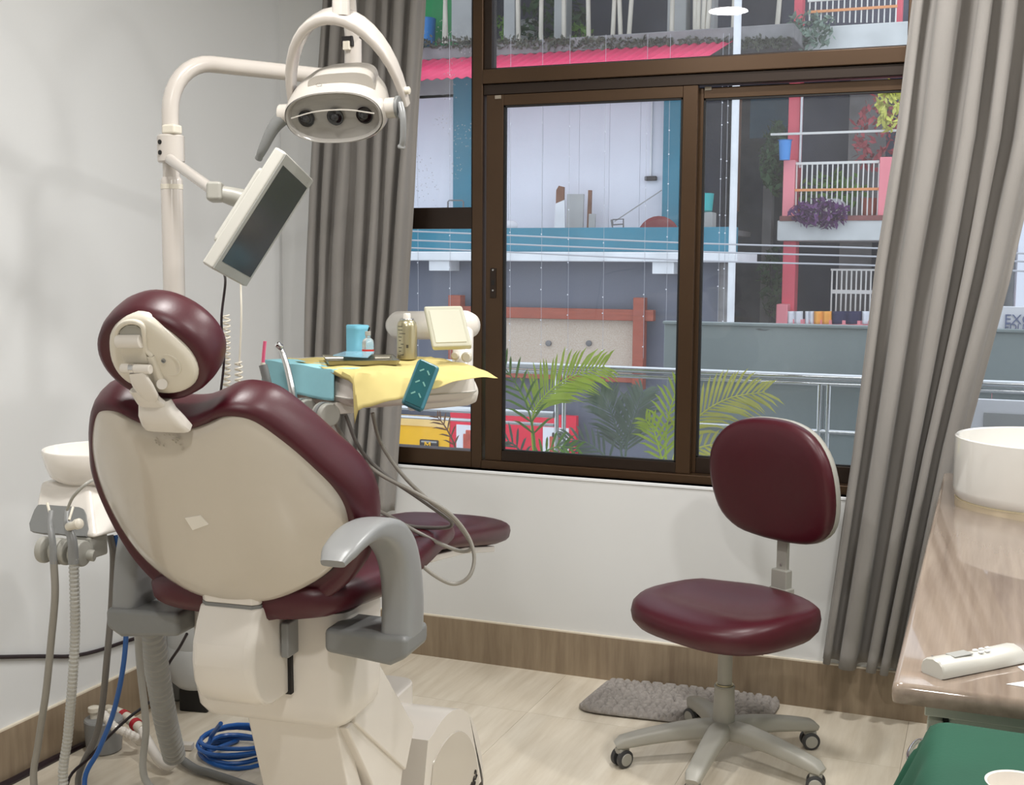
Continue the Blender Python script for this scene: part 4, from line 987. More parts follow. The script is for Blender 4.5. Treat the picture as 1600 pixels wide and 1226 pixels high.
for k in range(5):
    q = [(-.99, 3.394), (-.72, 3.22), (-.408, 3.437), (-.46, 3.77), (-.849, 3.814)][k]
    d = unit(V(q[0]-SCN[0], q[1]-SCN[1], 0)); sd = np.cross((0, 0, 1), d); Lg = .312
    pts = [SCN+d*r_+V(0, 0, z) for r_, z in ((.01, .105), (.08, .108), (.17, .100), (.25, .088), (Lg, .076), (Lg+.02, .066))]
    lg = G().sweep(pts, sd, [.034, .031, .028, .026, .025, .018], [.028, .027, .024, .021, .018, .010], rnd=3.5).obj('leg', 'stool_plastic', stool, angle=60)
    c = SCN+d*Lg; wa = unit(sd+d*(.35 if k % 2 else -.5))
    G().tube([c+V(0, 0, .068), c+V(0, 0, .046)], .007, 10).obj('caster_stem', 'caster_dark', lg)
    for s3 in (-1, 1):
        G().lathe([(.012, .0), (.026, .001), (.0275, .004), (.0275, .014), (.022, .017), (.010, .019)], c+wa*(.006*s3)+V(0, 0, .0275), wa*s3, 24).obj('caster_wheel', 'caster_dark', lg)
        G().lathe([(.0205, .0), (.018, .003), (.002, .004)], c+wa*(.022*s3)+V(0, 0, .0275), wa*s3, 20).obj('caster_cap', 'stool_plastic', lg)
    G().obox(c+V(0, 0, .050), wa, np.cross(wa, (0, 0, 1)), (0, 0, 1), .016, .018, .010).obj('caster_hood', 'stool_plastic', lg, bevel=.005)
# backrest post and pad
pb0 = -.245
G().obox(sl(-.16, 0, .405), sg_, ss, (0, 0, 1), .10, .024, .010).obj('rear_bracket', 'stool_plastic', stool, bevel=.003)
G().obox(sl(pb0-.01, 0, .445), sg_, ss, (0, 0, 1), .020, .036, .058).obj('post_socket', 'stool_plastic', stool, bevel=.006)
ps = G().obox(sl(pb0-.012, 0, .575), sg_, ss, (0, 0, 1), .008, .020, .14).obj('back_post', 'stool_plastic', stool, bevel=.003)
G().lathe([(.005, 0), (.004, .002)], sl(pb0-.003, 0, .575), sg_, 10).obj('bolt', 'brushed_steel', ps)
G().obox(sl(pb0-.008, 0, .525), sg_, ss, (0, 0, 1), .016, .030, .035).obj('post_collar', 'stool_plastic', ps, bevel=.005)
bo = [(.0, .345), (.08, .338), (.15, .31), (.198, .255), (.215, .185), (.21, .11), (.185, .05), (.13, .012), (.06, .0), (0, -.002)]
bo = smooth2([(u*1.10, v*1.10) for u, v in bo+[(-u, v) for u, v in bo[-2:0:-1]]], 3)
bz = .658
def bfr(s_, v, off): return sl(pb0+.028+off+.35*s_*s_-.02*math.cos(v*9), s_, bz+v)
bp_ = G().pillow(bo, [(.88, -.012), (.97, -.008), (1.0, .004), (1.0, .016), (.975, .028), (.92, .036), (.8, .040), (.5, .042), (.1, .042)], bfr, (0, .17)).obj('backrest', 'burgundy_vinyl', stool, angle=75)
G().pillow(bo, [(.7, -.030), (.93, -.027), (1.0, -.018), (1.01, -.006), (1.005, .004), (.98, .006)], bfr, (0, .17)).obj('backrest_shell', 'stool_plastic', stool, angle=60)

# ================================================================== FLOOR MAT
mc = [at(893, 1118, Z=0.0), at(948, 1062, Z=0.0), at(1228, 1100, Z=0.0), at(1188, 1140, Z=0.0)]
m_o = (mc[0]+mc[1]+mc[2]+mc[3])/4
pts_v = rng.uniform(0, 1, (210, 2))
e_u, e_v = (mc[3]+mc[2]-mc[0]-mc[1])/2, (mc[1]+mc[2]-mc[0]-mc[3])/2
asp = np.linalg.norm(e_u)/np.linalg.norm(e_v)
for _ in range(3):                                            # relax the cells
    gx = np.stack(np.meshgrid(np.linspace(0, 1, 60), np.linspace(0, 1, 40)), -1).reshape(-1, 2)
    idx = np.argmin(((gx[:, None, :]-pts_v[None])*V(asp, 1))**2 @ V(1, 1), axis=1)
    for i in range(len(pts_v)):
        w_ = gx[idx == i]
        if len(w_): pts_v[i] = w_.mean(0)
def matf(u_, v_):
    x_, y_ = 2*u_-1, 2*v_-1
    k = 1.0
    rx = abs(x_)**7+abs(y_)**5
    if rx > 1: k = rx**(-1/6)
    p = m_o+e_u*.5*x_*k+e_v*.5*y_*k
    dd = np.sort((((pts_v-V(u_, v_))*V(asp, 1))**2).sum(1))[:2]; d1, d2 = np.sqrt(dd)
    edge = min(1, (1-max(abs(x_), abs(y_)))*14)
    h = .006+edge*(.020*min(1, (d2-d1)*22)**.6)
    return p+V(0, 0, h)
g = G().grid(matf, 120, 60)
tag(g.obj('floor_mat', 'mat_pile', solid=.004, fix=False, angle=80), 'grey shaggy pebble-textured mat on the floor under the window', 'mat')

# ================================================================== COUNTER, BASIN AND THINGS ON IT
CZ = .86
cx0, cy0 = -.118, 1.91
counter = thing('counter', 'pale cabinet counter with glossy wood-print top beside the window', 'counter', (.3, 3.0, 0))
g = G()
ed = [(cx0, cy0), (.85, cy0), (.85, 4.03), (cx0, 4.03)]
edr = rrect((cx0+.85)/2, (cy0+4.0)/2, (.85-cx0)/2, (4.0-cy0)/2, .012)
g.loft([[V(cx0+.484+(x_-cx0-.484)*s_, 2.955+(y_-2.955)*s_, z) for x_, y_ in edr] for s_, z in ((.985, CZ-.034), (.997, CZ-.031), (1.0, CZ-.022), (1.0, CZ-.010), (.996, CZ-.002), (.990, CZ))])
g.obj('worktop', 'counter_print', counter, angle=50)
fx = -.07
G().box((fx, cy0+.045, .80), (.80, 3.98, CZ-.034)).obj('top_rail', 'cabinet_white', counter, bevel=.002)
G().box((fx+.035, cy0+.06, .06), (.80, 3.98, .80)).obj('carcass', 'cabinet_white', counter, bevel=.002)
G().box((fx+.05, cy0+.10, 0), (.78, 3.95, .06)).obj('plinth', 'dark_grey_plastic', counter)
G().box((fx+.027, cy0+.058, .08), (fx+.036, 3.9, .797)).obj('shadow_gap', 'seam_black', counter, smooth=False)
for k in range(4):
    y0 = cy0+.052+.48*k; y1 = y0+.475
    for z0, z1 in ((.62, .792), (.10, .612)):
        d = G().box((fx+.004, y0, z0), (fx+.028, y1, z1)).obj('drawer_front' if z0 > .5 else 'cabinet_door', 'cabinet_white', counter, bevel=.003)
        if z0 > .5:
            hz = (z0+z1)/2-.005; ym = y0+.10
            G().tube(spline([V(fx+.006, ym-.05, hz), V(fx-.016, ym-.048, hz-.004), V(fx-.026, ym, hz-.010), V(fx-.016, ym+.048, hz-.004), V(fx+.006, ym+.05, hz)], 5), .0042, 10).obj('handle', 'chrome', d)
        else:
            G().tube([V(fx+.004, y1-.05, .50), V(fx-.02, y1-.05, .50), V(fx-.02, y1-.05, .40), V(fx+.004, y1-.05, .40)], .0042, 10).obj('handle', 'chrome', d)
# chip in the top rail under the worktop edge
G().add([at(1508, 1096, Y=cy0+.0445), at(1522, 1102, Y=cy0+.0445), at(1538, 1100, Y=cy0+.0445), at(1535, 1096, Y=cy0+.0445)], [(0, 1, 2, 3)]).obj('chipped_paint', 'lens_black', counter, smooth=False)
G().lathe([(.0022, 0), (.0015, -.001)], at(1490, 1114, Y=cy0+.059), (0, 1, 0), 8).obj('screw', 'print_grey', counter)
# white vessel basin
RB = .225; hb = .135
bcx = .105+.02; bcy = 3.62+.0
lft = at(1491, 700, Y=bcy)[0]; RB = .24; hb = .172; bcx = float(lft)+RB
tag(G().lathe([(.12, .0), (RB-.012, .0), (RB-.004, .008), (RB, .03), (RB, hb), (RB-.004, hb+.003), (RB-.010, hb), (RB-.014, .05), (RB-.03, .028), (.12, .02), (.02, .018)], (bcx, bcy, CZ), (0, 0, 1), 72).obj('vessel_basin', 'basin_ceramic'), 'round white ceramic vessel basin standing on the counter', 'basin')
tag(G().lathe([(RB-.006, 0), (RB-.006, .0022), (RB-.014, .003)], (bcx, bcy, CZ), (0, 0, 1), 72, cap0=False, cap1=False).obj('sealant_ring', 'sealant_cream'), 'thin yellowed sealant line round the foot of the basin', 'sealant')
# white handheld device lying on the counter
r0, r1 = at(1456, 1056, Z=CZ), at(1585, 1030, Z=CZ)
rd = unit(r1-r0); rs_ = np.cross((0, 0, 1), rd); Lr = .185
rem = thing('remote_control', 'white remote control lying on the near end of the counter', 'remote', tuple(r0))
sec = [(-.024, .002), (-.024, .012), (-.021, .020), (-.014, .026), (0, .029), (.014, .026), (.021, .020), (.024, .012), (.024, .002), (.020, 0), (-.020, 0)]
def remr(t, sw, sh): return [r0+rd*(Lr*t)+rs_*(x_*sw)+V(0, 0, z*sh) for x_, z in sec]
rb_ = G().loft([remr(0, .93, .93), remr(.012, 1, 1), remr(.3, 1, .96), remr(.55, 1, .86), remr(.75, 1, .92), remr(.98, .98, .95), remr(1, .9, .85)]).obj('case', 'bezel_white', rem, angle=40)
G().obox(r0+rd*.058+V(0, 0, .0277), rd, rs_, (0, 0, 1), .020, .010, .0012).obj('screen', 'bezel_grey', rb_, bevel=.0008)
for k in range(5):
    G().obox(r0+rd*(.10+.014*(k//2))+rs_*(.006*(-1 if k % 2 else 1))+V(0, 0, .0262), rd, rs_, (0, 0, 1), .004, .003, .0012).obj('key', 'paper_white', rb_, bevel=.0006)
G().lathe([(.0018, 0), (.0014, .0008)], r0+rd*.012+rs_*.012+V(0, 0, .0275), (0, 0, 1), 8).obj('indicator', 'print_grey', rb_)
def sheet(name, pts, m, label, cat, z=CZ):
    P = [at(x_, y_, Z=z+.0012) for x_, y_ in pts]; n = len(P)
    o = G().add(P+[p-V(0, 0, .001) for p in P], [tuple(range(n)), tuple(range(2*n-1, n-1, -1))]+[(i, (i+1) % n, n+(i+1) % n, n+i) for i in range(n)]).obj(name, m, smooth=False)
    return tag(o, label, cat)
sheet('paper_slip', [(1572, 1068), (1640, 1058), (1660, 1078), (1610, 1074)], 'paper_white', 'white paper slip lying at the counter edge in front of the remote', 'paper')
sheet('paper_slip', [(1590, 1041), (1640, 1030), (1660, 1050), (1604, 1050)], 'paper_white', 'white paper slip under the far end of the remote', 'paper')
# trolley draped in green cloth in the near corner
tz = .838
p00 = at(1470, 1123, Y=1.83); tz = float(p00[2])
tr = thing('trolley', 'small steel trolley under the dark green cloth', 'trolley', (.25, 1.5, 0))
tx0 = float(p00[0]); tx1 = .52; ty1 = 1.82; ty0 = 1.28
G().box((tx0+.008, ty0+.008, tz-.035), (tx1-.008, ty1-.008, tz-.006)).obj('tray_top', 'brushed_steel', tr, bevel=.004)
for x_ in (tx0+.04, tx1-.04):
    for y_ in (ty0+.04, ty1-.04):
        G().tube([V(x_, y_, 0.0), V(x_, y_, tz-.03)], .011, 12).obj('leg', 'brushed_steel', tr)
G().box((tx0+.03, ty0+.03, .25), (tx1-.03, ty1-.03, .265)).obj('shelf', 'brushed_steel', tr, bevel=.003)
def drape(u_, v_):
    ext = .30
    x_ = (tx0-ext)+(tx1-tx0+2*ext)*u_; y_ = (ty0-ext)+(ty1-ty0+2*ext)*v_
    dx = max(tx0-x_, 0, x_-tx1); dy = max(ty0-y_, 0, y_-ty1)
    cx_ = min(max(x_, tx0), tx1); cy_ = min(max(y_, ty0), ty1)
    d = max(dx, dy)
    s_ = (v_*9) if dx >= dy else (u_*9)
    out = .010+.22*d+(.02+.012*math.sin(s_*2*math.pi))*min(1, d*6)
    nx = (-1 if x_ < tx0 else 1 if x_ > tx1 else 0)*min(1, dx/max(d, 1e-6)); ny = (-1 if y_ < ty0 else 1 if y_ > ty1 else 0)*min(1, dy/max(d, 1e-6))
    if d <= 0: return V(cx_, cy_, tz+.0008*math.sin(40*u_)*math.sin(31*v_))
    # keep the far side of the drape clear of the counter
    if ny > 0: out_y = min(out, .03)
    else: out_y = out
    r_ = min(d, .012)
    return V(cx_+nx*out*min(1, d/.02), cy_+ny*out_y*min(1, d/.02), tz-(d-.004*min(1, d/.012))*.93)
tag(G().grid(drape, 90, 90).obj('green_drape', 'green_drape', solid=.0015, fix=False, angle=80), 'dark green cloth draped over the trolley in the near corner', 'cloth')
cpx = at(1592, 1232, Z=tz+.05)
tag(G().lathe([(.022, 0), (.026, .003), (.036, .052), (.038, .055), (.035, .054), (.025, .006), (.005, .005)], (cpx[0], cpx[1], tz+.002), (0, 0, 1), 40).obj('white_cup', 'bowl_ceramic'), 'small white cup standing on the green drape', 'cup')

# ================================================================== OUTSIDE: THE STREET BEYOND THE WINDOW
mat('render_white', srgb(226, 228, 236), 0.8, vary=0.03, vscale=1.5)
mat('teal_paint', srgb(46, 122, 144), 0.6, vary=0.08, vscale=2.0)
mat('teal_dark', srgb(58, 96, 118), 0.7, vary=0.15, vscale=2.0)
mat('ledge_white', srgb(226, 228, 230), 0.8, vary=0.08, vscale=3.0)
mat('slate_wall', srgb(104, 108, 121), 0.6, vary=0.07, vscale=1.0)
mat('red_timber', srgb(158, 78, 58), 0.55, vary=0.14, vscale=3, vstretch=(1, 1, 8))
mat('pebble_panel', srgb(206, 194, 178), 0.7, col2=srgb(186, 164, 144), vscale=70, detail=2)
mat('brown_panel', srgb(96, 78, 78), 0.6)
mat('yellow_board', srgb(250, 190, 24), 0.5, vary=0.04)
mat('cream_board', srgb(246, 206, 130), 0.5, vary=0.04)
mat('red_board', srgb(226, 30, 62), 0.5, vary=0.04)
mat('poster_white', srgb(232, 232, 236), 0.5, vary=0.02)
mat('poster_ink', srgb(196, 88, 70), 0.5, vary=0.2, vscale=9)
mat('poster_dark', srgb(52, 46, 46), 0.5)
mat('roof_pink', srgb(224, 62, 106), 0.45, vary=0.1, vscale=4)
mat('concrete', srgb(120, 118, 118), 0.9, vary=0.22, vscale=3, bump=0.2)
mat('concrete_pale', srgb(168, 168, 166), 0.9, vary=0.1, vscale=2)
mat('dark_void', srgb(74, 76, 92), 0.9, vary=0.25, vscale=1.2)  # room shade put into one colour, lifted bluish for reflection haze
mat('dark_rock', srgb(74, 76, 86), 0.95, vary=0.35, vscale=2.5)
mat('bamboo_pole', srgb(188, 180, 166), 0.7, vary=0.12, vscale=5, vstretch=(4, 4, .6))
mat('green_house', srgb(36, 150, 84), 0.7, vary=0.06)
mat('pink_paint', srgb(224, 92, 108), 0.65, vary=0.07, vscale=2)
mat('pink_pale', srgb(238, 142, 150), 0.65, vary=0.05, vscale=2)
mat('rail_white', srgb(224, 222, 216), 0.5)
mat('rail_orange', srgb(226, 150, 92), 0.5)
mat('slab_white', srgb(206, 208, 206), 0.85, vary=0.1, vscale=3)
mat('brick_edge', srgb(136, 86, 82), 0.8, vary=0.2, vscale=8)
mat('leaf_green', srgb(108, 152, 60), 0.55, vary=0.25, vscale=9)
mat('leaf_lime', srgb(186, 212, 70), 0.5, vary=0.15, vscale=9)
mat('leaf_yellow', srgb(204, 204, 96), 0.5, vary=0.15, vscale=9)
mat('leaf_grey', srgb(112, 130, 116), 0.55, vary=0.2, vscale=9)
mat('leaf_dark', srgb(54, 86, 52), 0.6, vary=0.3, vscale=9)
mat('leaf_purple', srgb(96, 50, 104), 0.6, vary=0.25, vscale=9)
mat('leaf_red', srgb(170, 74, 82), 0.6, vary=0.2, vscale=9)
mat('steel_rail', (0.62, 0.63, 0.63), 0.22, metal=1.0, vary=0.06, vscale=3)
mat('grey_sheet', srgb(142, 152, 152), 0.45, metal=0.15, vary=0.05, vscale=1.5)
mat('sheet_seam', srgb(96, 102, 104), 0.6)
mat('towel_white', srgb(226, 226, 230), 0.9)
mat('towel_orange', srgb(244, 172, 84), 0.9)
mat('towel_navy', srgb(54, 52, 82), 0.9)
mat('bucket_blue', srgb(60, 140, 214), 0.4)
mat('basket_teal', srgb(50, 170, 170), 0.5)
mat('asphalt', srgb(120, 120, 122), 0.9, vary=0.08)
mat('ink_blue', srgb(110, 118, 150), 0.6)
mat('wire_pale', srgb(176, 176, 180), 0.6)
mat('rust_brown', srgb(132, 92, 70), 0.8, vary=0.2)
mat('moss_grey', srgb(84, 86, 74), 0.9, vary=0.3, vscale=3)
mat('dark_red', srgb(128, 48, 50), 0.6, vary=0.1)
mat('pot_terracotta', srgb(186, 110, 92), 0.7)

def ex(px, Y, py=400): return float(at(px, py, Y=Y)[0])
def ez(px, py, Y): return float(at(px, py, Y=Y)[2])
def eb(name, px0, py0, px1, py1, Y, dep, m, parent=None, bevel=0.0, zb=None):
    pm, qm = (px0+px1)/2, (py0+py1)/2
    x0, x1 = ex(px0, Y, qm), ex(px1, Y, qm); z1, z0 = ez(pm, py0, Y), ez(pm, py1, Y)
    if zb is not None: z0 = zb
    return G().box((x0, Y, z0), (x1, Y+dep, z1)).obj(name, m, parent, bevel=bevel, smooth=bool(bevel))
GZ = -3.8
struct(G().box((-40, 6.3, GZ-.3), (30, 60, GZ)).obj('ground', 'asphalt', smooth=False), 'grey street far below the window')
struct(G().box((-6.0, YW+.22, -.25), (4.0, 6.25, -.02)).obj('balcony_slab', 'concrete_pale', smooth=False), 'concrete balcony slab outside the window')

# ---- shop building across the street
A0, A1 = 440, 1150
sh_ = thing('shop_building', 'white and teal building with slate grey lower wall across the street', 'building', (ex(900, 18.4), 18.4, GZ))
eb('slate_wall', A0, 404, 1135, 720, 18.0, .5, 'slate_wall', sh_, zb=GZ)
eb('ledge', A0, 393, 1152, 408, 17.55, 1.6, 'ledge_white', sh_, .02)
par = eb('parapet', A0, 356, 1150, 393, 17.7, .15, 'teal_paint', sh_, .01)
for a, b, c, d in ((670, 402, 702, 423), (1019, 404, 1053, 428), (452, 402, 484, 423)): eb('corbel', a, b, c, d, 17.6, .4, 'ledge_white', sh_, .01)
seams = [A0, 520, 590, 708]
for a, b in zip(seams[:-1], seams[1:]): eb('wall_panel', a+.2, 150, b-.2, 356, 19.0, .2, 'render_white', sh_, zb=ez(700, 395, 19.0))
for a, b in ((735, 795), (795, 848), (848, 905), (905, 952), (952, 1000), (1000, 1038)): eb('wall_panel', a+.2, 150, b-.2, 356, 19.0, .2, 'render_white', sh_, zb=ez(900, 395, 19.0))
eb('upper_band', A0, 108, 1040, 150, 19.0, .25, 'concrete_pale', sh_)
eb('pilaster', 708, 108, 736, 360, 18.8, .4, 'teal_paint', sh_, zb=ez(720, 395, 18.8))
eb('pilaster', 1036, 108, 1062, 360, 18.8, .4, 'teal_paint', sh_, zb=ez(1050, 395, 18.8))
eb('column', 1118, 408, 1140, 720, 17.75, .3, 'concrete', sh_, .08, zb=GZ)
cond = eb('conduit', 1016, 158, 1018.5, 277, 18.95, .04, 'ledge_white', sh_)
eb('junction_box', 1007, 275, 1025, 282, 18.9, .08, 'poster_dark', cond, .01)
# street sign boards below the slate wall
yb_ = eb('sign_board', 430, 645, 702, 720, 17.6, .12, 'yellow_board', sh_, .01)
eb('board_top', 430, 645, 702, 660, 17.58, .05, 'cream_board', yb_)
lb = eb('black_plate', 655, 687, 684, 712, 17.56, .05, 'poster_dark', yb_, .02)
lettering('lettering', 'M', 'yellow_board', lb, at(668, 696, Y=17.54), V(1, 0, 0), V(0, 0, 1), .16, .01)
eb('grey_strip', 658, 689, 682, 691.5, 17.55, .03, 'concrete_pale', lb)
rb2 = eb('sign_board', 703, 645, 900, 724, 17.6, .12, 'red_board', sh_, .01)
for a, b, c, d in ((713, 664, 745, 724), (848, 668, 888, 724)):
    po_ = eb('poster', a, b, c, d, 17.57, .04, 'poster_white', rb2)
    eb('poster_figure', a+10, b+14, a+26, b+44, 17.55, .03, 'poster_ink', po_, .05)
    eb('poster_figure', a+14, b+8, a+30, b+16, 17.55, .03, 'poster_dark' if a > 800 else 'poster_ink', po_, .03)
# timber frame around the pebble panel
tf = thing('timber_surround', 'red timber beams crossing around a pebbled panel on the slate wall', 'wall panel', (ex(880, 17.8), 17.8, ez(880, 600, 17.8)))
G().box((ex(718, 17.7), 17.72, ez(850, 481+17, 17.7)), (ex(1022, 17.7), 17.86, ez(850, 481, 17.7))).obj('beam', 'red_timber', tf, bevel=.01)
eb('beam', 690, 583, 1000, 592, 17.74, .12, 'red_timber', tf, .01)
eb('post', 700, 461, 719, 606, 17.66, .2, 'red_timber', tf, .01)
eb('post', 988, 465, 1005, 609, 17.66, .2, 'red_timber', tf, .01)
pb_ = eb('pebble_panel', 790, 497, 990, 586, 17.84, .1, 'pebble_panel', tf)
eb('brown_strip', 720, 495, 791, 586, 17.84, .1, 'brown_panel', tf)
for px_ in (858, 921):
    G().lathe([(.035, 0), (.045, .01), (.045, .05), (.025, .06)], at(px_, 536, Y=17.85), (0, -1, 0), 14).obj('spot_lamp', 'concrete', pb_)
# terrace bits behind the parapet
def leaning(name, label, cat, q, Y, t, m, group=None):
    P = [at(x_, y_, Y=Y) for x_, y_ in q]; n = len(P)
    o = G().add([p for p in P]+[p+V(0, t, 0) for p in P], [tuple(range(n)), tuple(range(2*n-1, n-1, -1))]+[(i, (i+1) % n, n+(i+1) % n, n+i) for i in range(n)]).obj(name, m, smooth=False)
    return tag(o, label, cat, group)
leaning('plank', 'brown ragged plank leaning against the white wall of the terrace', 'plank', [(867, 372), (869, 297), (873, 290), (881, 292), (880, 372)], 18.6, .05, 'rust_brown')
leaning('plank', 'thin brown stake beside the pale board on the terrace', 'plank', [(916, 372), (919, 297), (924, 297), (922, 372)], 18.6, .05, 'rust_brown')
leaning('board', 'narrow white board leaning next to the ragged plank', 'board', [(865, 372), (868, 318), (882, 312), (883, 372)], 18.5, .04, 'ledge_white')
leaning('board', 'tall pale board in a thin frame leaning on the terrace wall', 'board', [(884, 372), (886, 303), (912, 303), (910, 372)], 18.5, .04, 'concrete_pale')
leaning('board', 'low pale board beside the thin brown stake', 'board', [(919, 372), (920, 334), (930, 334), (929, 372)], 18.5, .04, 'concrete_pale')
wc = thing('wire_chair', 'thin metal chair frame standing on the terrace', 'chair', tuple(at(965, 372, Y=18.4)))
for q in (((957, 343), (974, 342), (974, 372)), ((957, 343), (958, 351), (974, 350)), ((955, 343), (960, 372))):
    G().tube([at(x_, y_, Y=18.4) for x_, y_ in q], .012, 6).obj('frame_rod', 'concrete', wc)
tag(G().lathe([(.03, -.05), (.28, -.05), (.33, .0), (.28, .05), (.03, .05)], at(1029, 371, Y=18.4), (0.3, -1, 0), 24).obj('round_basket', 'dark_red'), 'dark red round basket showing above the teal parapet', 'basket')
tag(G().sphere(at(797, 352, Y=18.4), .10, 10, 8, (1.4, .6, .8)).obj('bundle', 'towel_white'), 'small white bundle on the terrace behind the parapet', 'bundle')
tag(G().tube([at(960, 346, Y=18.7), at(1034, 297, Y=18.9)], .010, 6).obj('slack_line', 'concrete_pale'), 'thin slanting line across the white terrace wall', 'line')
tag(G().tube([at(x_, y_, Y=18.5) for x_, y_ in ((699, 372), (700, 315), (702, 313), (722, 313), (724, 315), (724, 372))], .014, 6).obj('wire_stand', 'concrete'), 'thin wire stand before the teal pilaster', 'stand')
# corrugated awning
def roof(u_, v_):
    a = at(430+(1142-430)*u_, 0, Y=18.0); z0 = ez(800, 82, 18.6); z1 = ez(800, 117, 17.4)
    x_ = a[0]; y_ = 18.6-1.2*v_
    return V(x_-.35*v_, y_, z0+(z1-z0)*v_+.014*math.cos(2*math.pi*u_*46))
aw = tag(G().grid(roof, 620, 1).obj('awning', 'roof_pink', solid=.01, fix=False, angle=30), 'pinkish red corrugated awning above the white wall', 'awning')
up_ = thing('upper_storey', 'open upper storey with mossy slab edge above the red awning', 'building', (ex(900, 19.4), 19.4, ez(900, 82, 18.5)))
eb('floor_slab', 430, 62, 1240, 84, 18.45, 3.2, 'concrete', up_, .02)
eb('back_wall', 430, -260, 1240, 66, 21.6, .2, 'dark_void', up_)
eb('ceiling_slab', 430, -260, 1240, -150, 18.4, 3.3, 'concrete', up_)
for a, b in ((705, 737), (787, 805), (866, 886), (1044, 1074), (1093, 1118)): eb('pillar', a, -200, b, 64, 19.6, .3, 'concrete_pale', up_, .02)
eb('half_wall', 808, 30, 835, 64, 21.0, .2, 'concrete_pale', up_)
tag(eb('green_hut', 640, -60, 716, 72, 20.6, .8, 'green_house', None), 'green painted hut seen between the curtain and the window mullion', 'hut')
tag(G().lathe([(.16, 0), (.18, .02), (.2, .45), (.18, .46)], at(664, 70, Y=20.2), (0, 0, 1), 18).obj('blue_barrel', 'bucket_blue'), 'blue barrel in front of the green hut', 'barrel')
k = 0
where = ['next to the green hut', 'leaning beside the green hut', 'right of the first pillar', 'before the greenery', 'next to the second pillar', 'standing alone before the dark wall', 'crossing another pole to the left', 'crossing another pole to the right', 'leaning right of the crossed pair', 'before the widest pillar', 'in the group right of the widest pillar, first', 'in the group right of the widest pillar, second', 'in the group right of the widest pillar, third', 'in the group right of the widest pillar, fourth', 'next to the white downpipe', 'right of the white downpipe']
for a, b in ((697, 694), (690, 697), (804, 810), (845, 845), (878, 881), (914, 920), (964, 957), (960, 970), (994, 982), (1052, 1049), (1084, 1086), (1094, 1090), (1104, 1098), (1116, 1104), (1150, 1145), (1228, 1212)):
    tag(G().tube([at(a, -160, Y=19.2), at((a+b)/2+1.5, -40, Y=19.15), at(b, 68, Y=19.1)], [.032, .035, .038], 10).obj('timber_prop', 'bamboo_pole'), 'pale timber prop on the upper storey %s' % where[k], 'pole', 'timber props'); k += 1
# foliage helper: each bush is one plant with leaves as one mass too fine to count
def bush(name, label, c, r, n, size, m, cat='plant', seed=1, droop=0.0, squash=(1, 1, 1), group=None):
    rg = np.random.default_rng(seed); g = G(); c = V(*c)
    for _ in range(n):
        d = unit(rg.normal(size=3)); p = c+d*r*rg.uniform(.35, 1)**.6*V(*squash)
        a = unit(rg.normal(size=3)); b = unit(np.cross(a, rg.normal(size=3))); s_ = size*rg.uniform(.6, 1.3)
        a = unit(a+V(0, 0, -droop))
        g.add([p-a*s_, p+b*s_*.42, p+a*s_, p-b*s_*.42], [(0, 1, 2, 3)])
    o = g.obj(name, m, smooth=False, fix=False); return tag(o, label, cat, group)
bush('shrub', 'green shrub behind the poles of the upper storey', at(865, 35, Y=20.6), .62, 260, .10, 'leaf_dark', seed=2)
bush('shrub', 'low green shrub at the left end of the upper storey', at(780, 52, Y=20.2), .30, 120, .08, 'leaf_green', seed=3)
bush('shrub', 'small green shrub under the crossing poles', at(905, 56, Y=20.2), .22, 90, .07, 'leaf_green', seed=4)
g = G(); rg_ = np.random.default_rng(31)
for _ in range(1500):
    px_ = rg_.uniform(600, 1238); p = at(px_, rg_.choice([62, 66, 72])+rg_.normal()*2.5, Y=18.44)
    a_ = unit(rg_.normal(size=3)); b_ = unit(np.cross(a_, rg_.normal(size=3))); s_ = rg_.uniform(.02, .055)
    g.add([p-a_*s_, p+b_*s_*.5, p+a_*s_, p-b_*s_*.5], [(0, 1, 2, 3)])
tag(g.obj('moss', 'moss_grey', smooth=False, fix=False), 'dark moss and weeds along the slab edge above the awning', 'moss', kind='stuff')
# ---- dark gap between the buildings
gap = thing('dark_passage', 'dark passage between the teal wall and the pink house', 'building', (ex(1140, 21), 21.0, GZ))
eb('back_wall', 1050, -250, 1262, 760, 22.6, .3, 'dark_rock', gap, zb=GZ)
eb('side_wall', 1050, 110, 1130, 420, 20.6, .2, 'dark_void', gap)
eb('floor', 1050, 357, 1135, 366, 18.6, 2.0, 'concrete', gap)
eb('teal_screen', 1172, 150, 1232, 215, 21.6, .1, 'teal_dark', gap)
eb('grey_post', 1186, 290, 1200, 760, 20.8, .25, 'concrete', gap, zb=GZ)
eb('wooden_post', 1144, 150, 1154, 330, 20.2, .2, 'rust_brown', gap, .02)
tag(G().lathe([(.13, 0), (.15, .02), (.17, .28), (.155, .285)], at(1098, 331, Y=18.9), (0, 0, 1), 16).obj('basket', 'basket_teal'), 'teal plastic basket standing on a grey box', 'basket')
tag(eb('crate', 1084, 331, 1113, 362, 18.8, .3, 'concrete_pale', None, .02), 'grey box under the teal basket', 'box')
dp = tag(G().tube([at(1158, -200, Y=16.6), V(at(1158, -200, Y=16.6)[0]+.02, 16.6, GZ)], .05, 14).obj('downpipe', 'ledge_white'), 'tall white pipe standing before the dark passage', 'pipe')
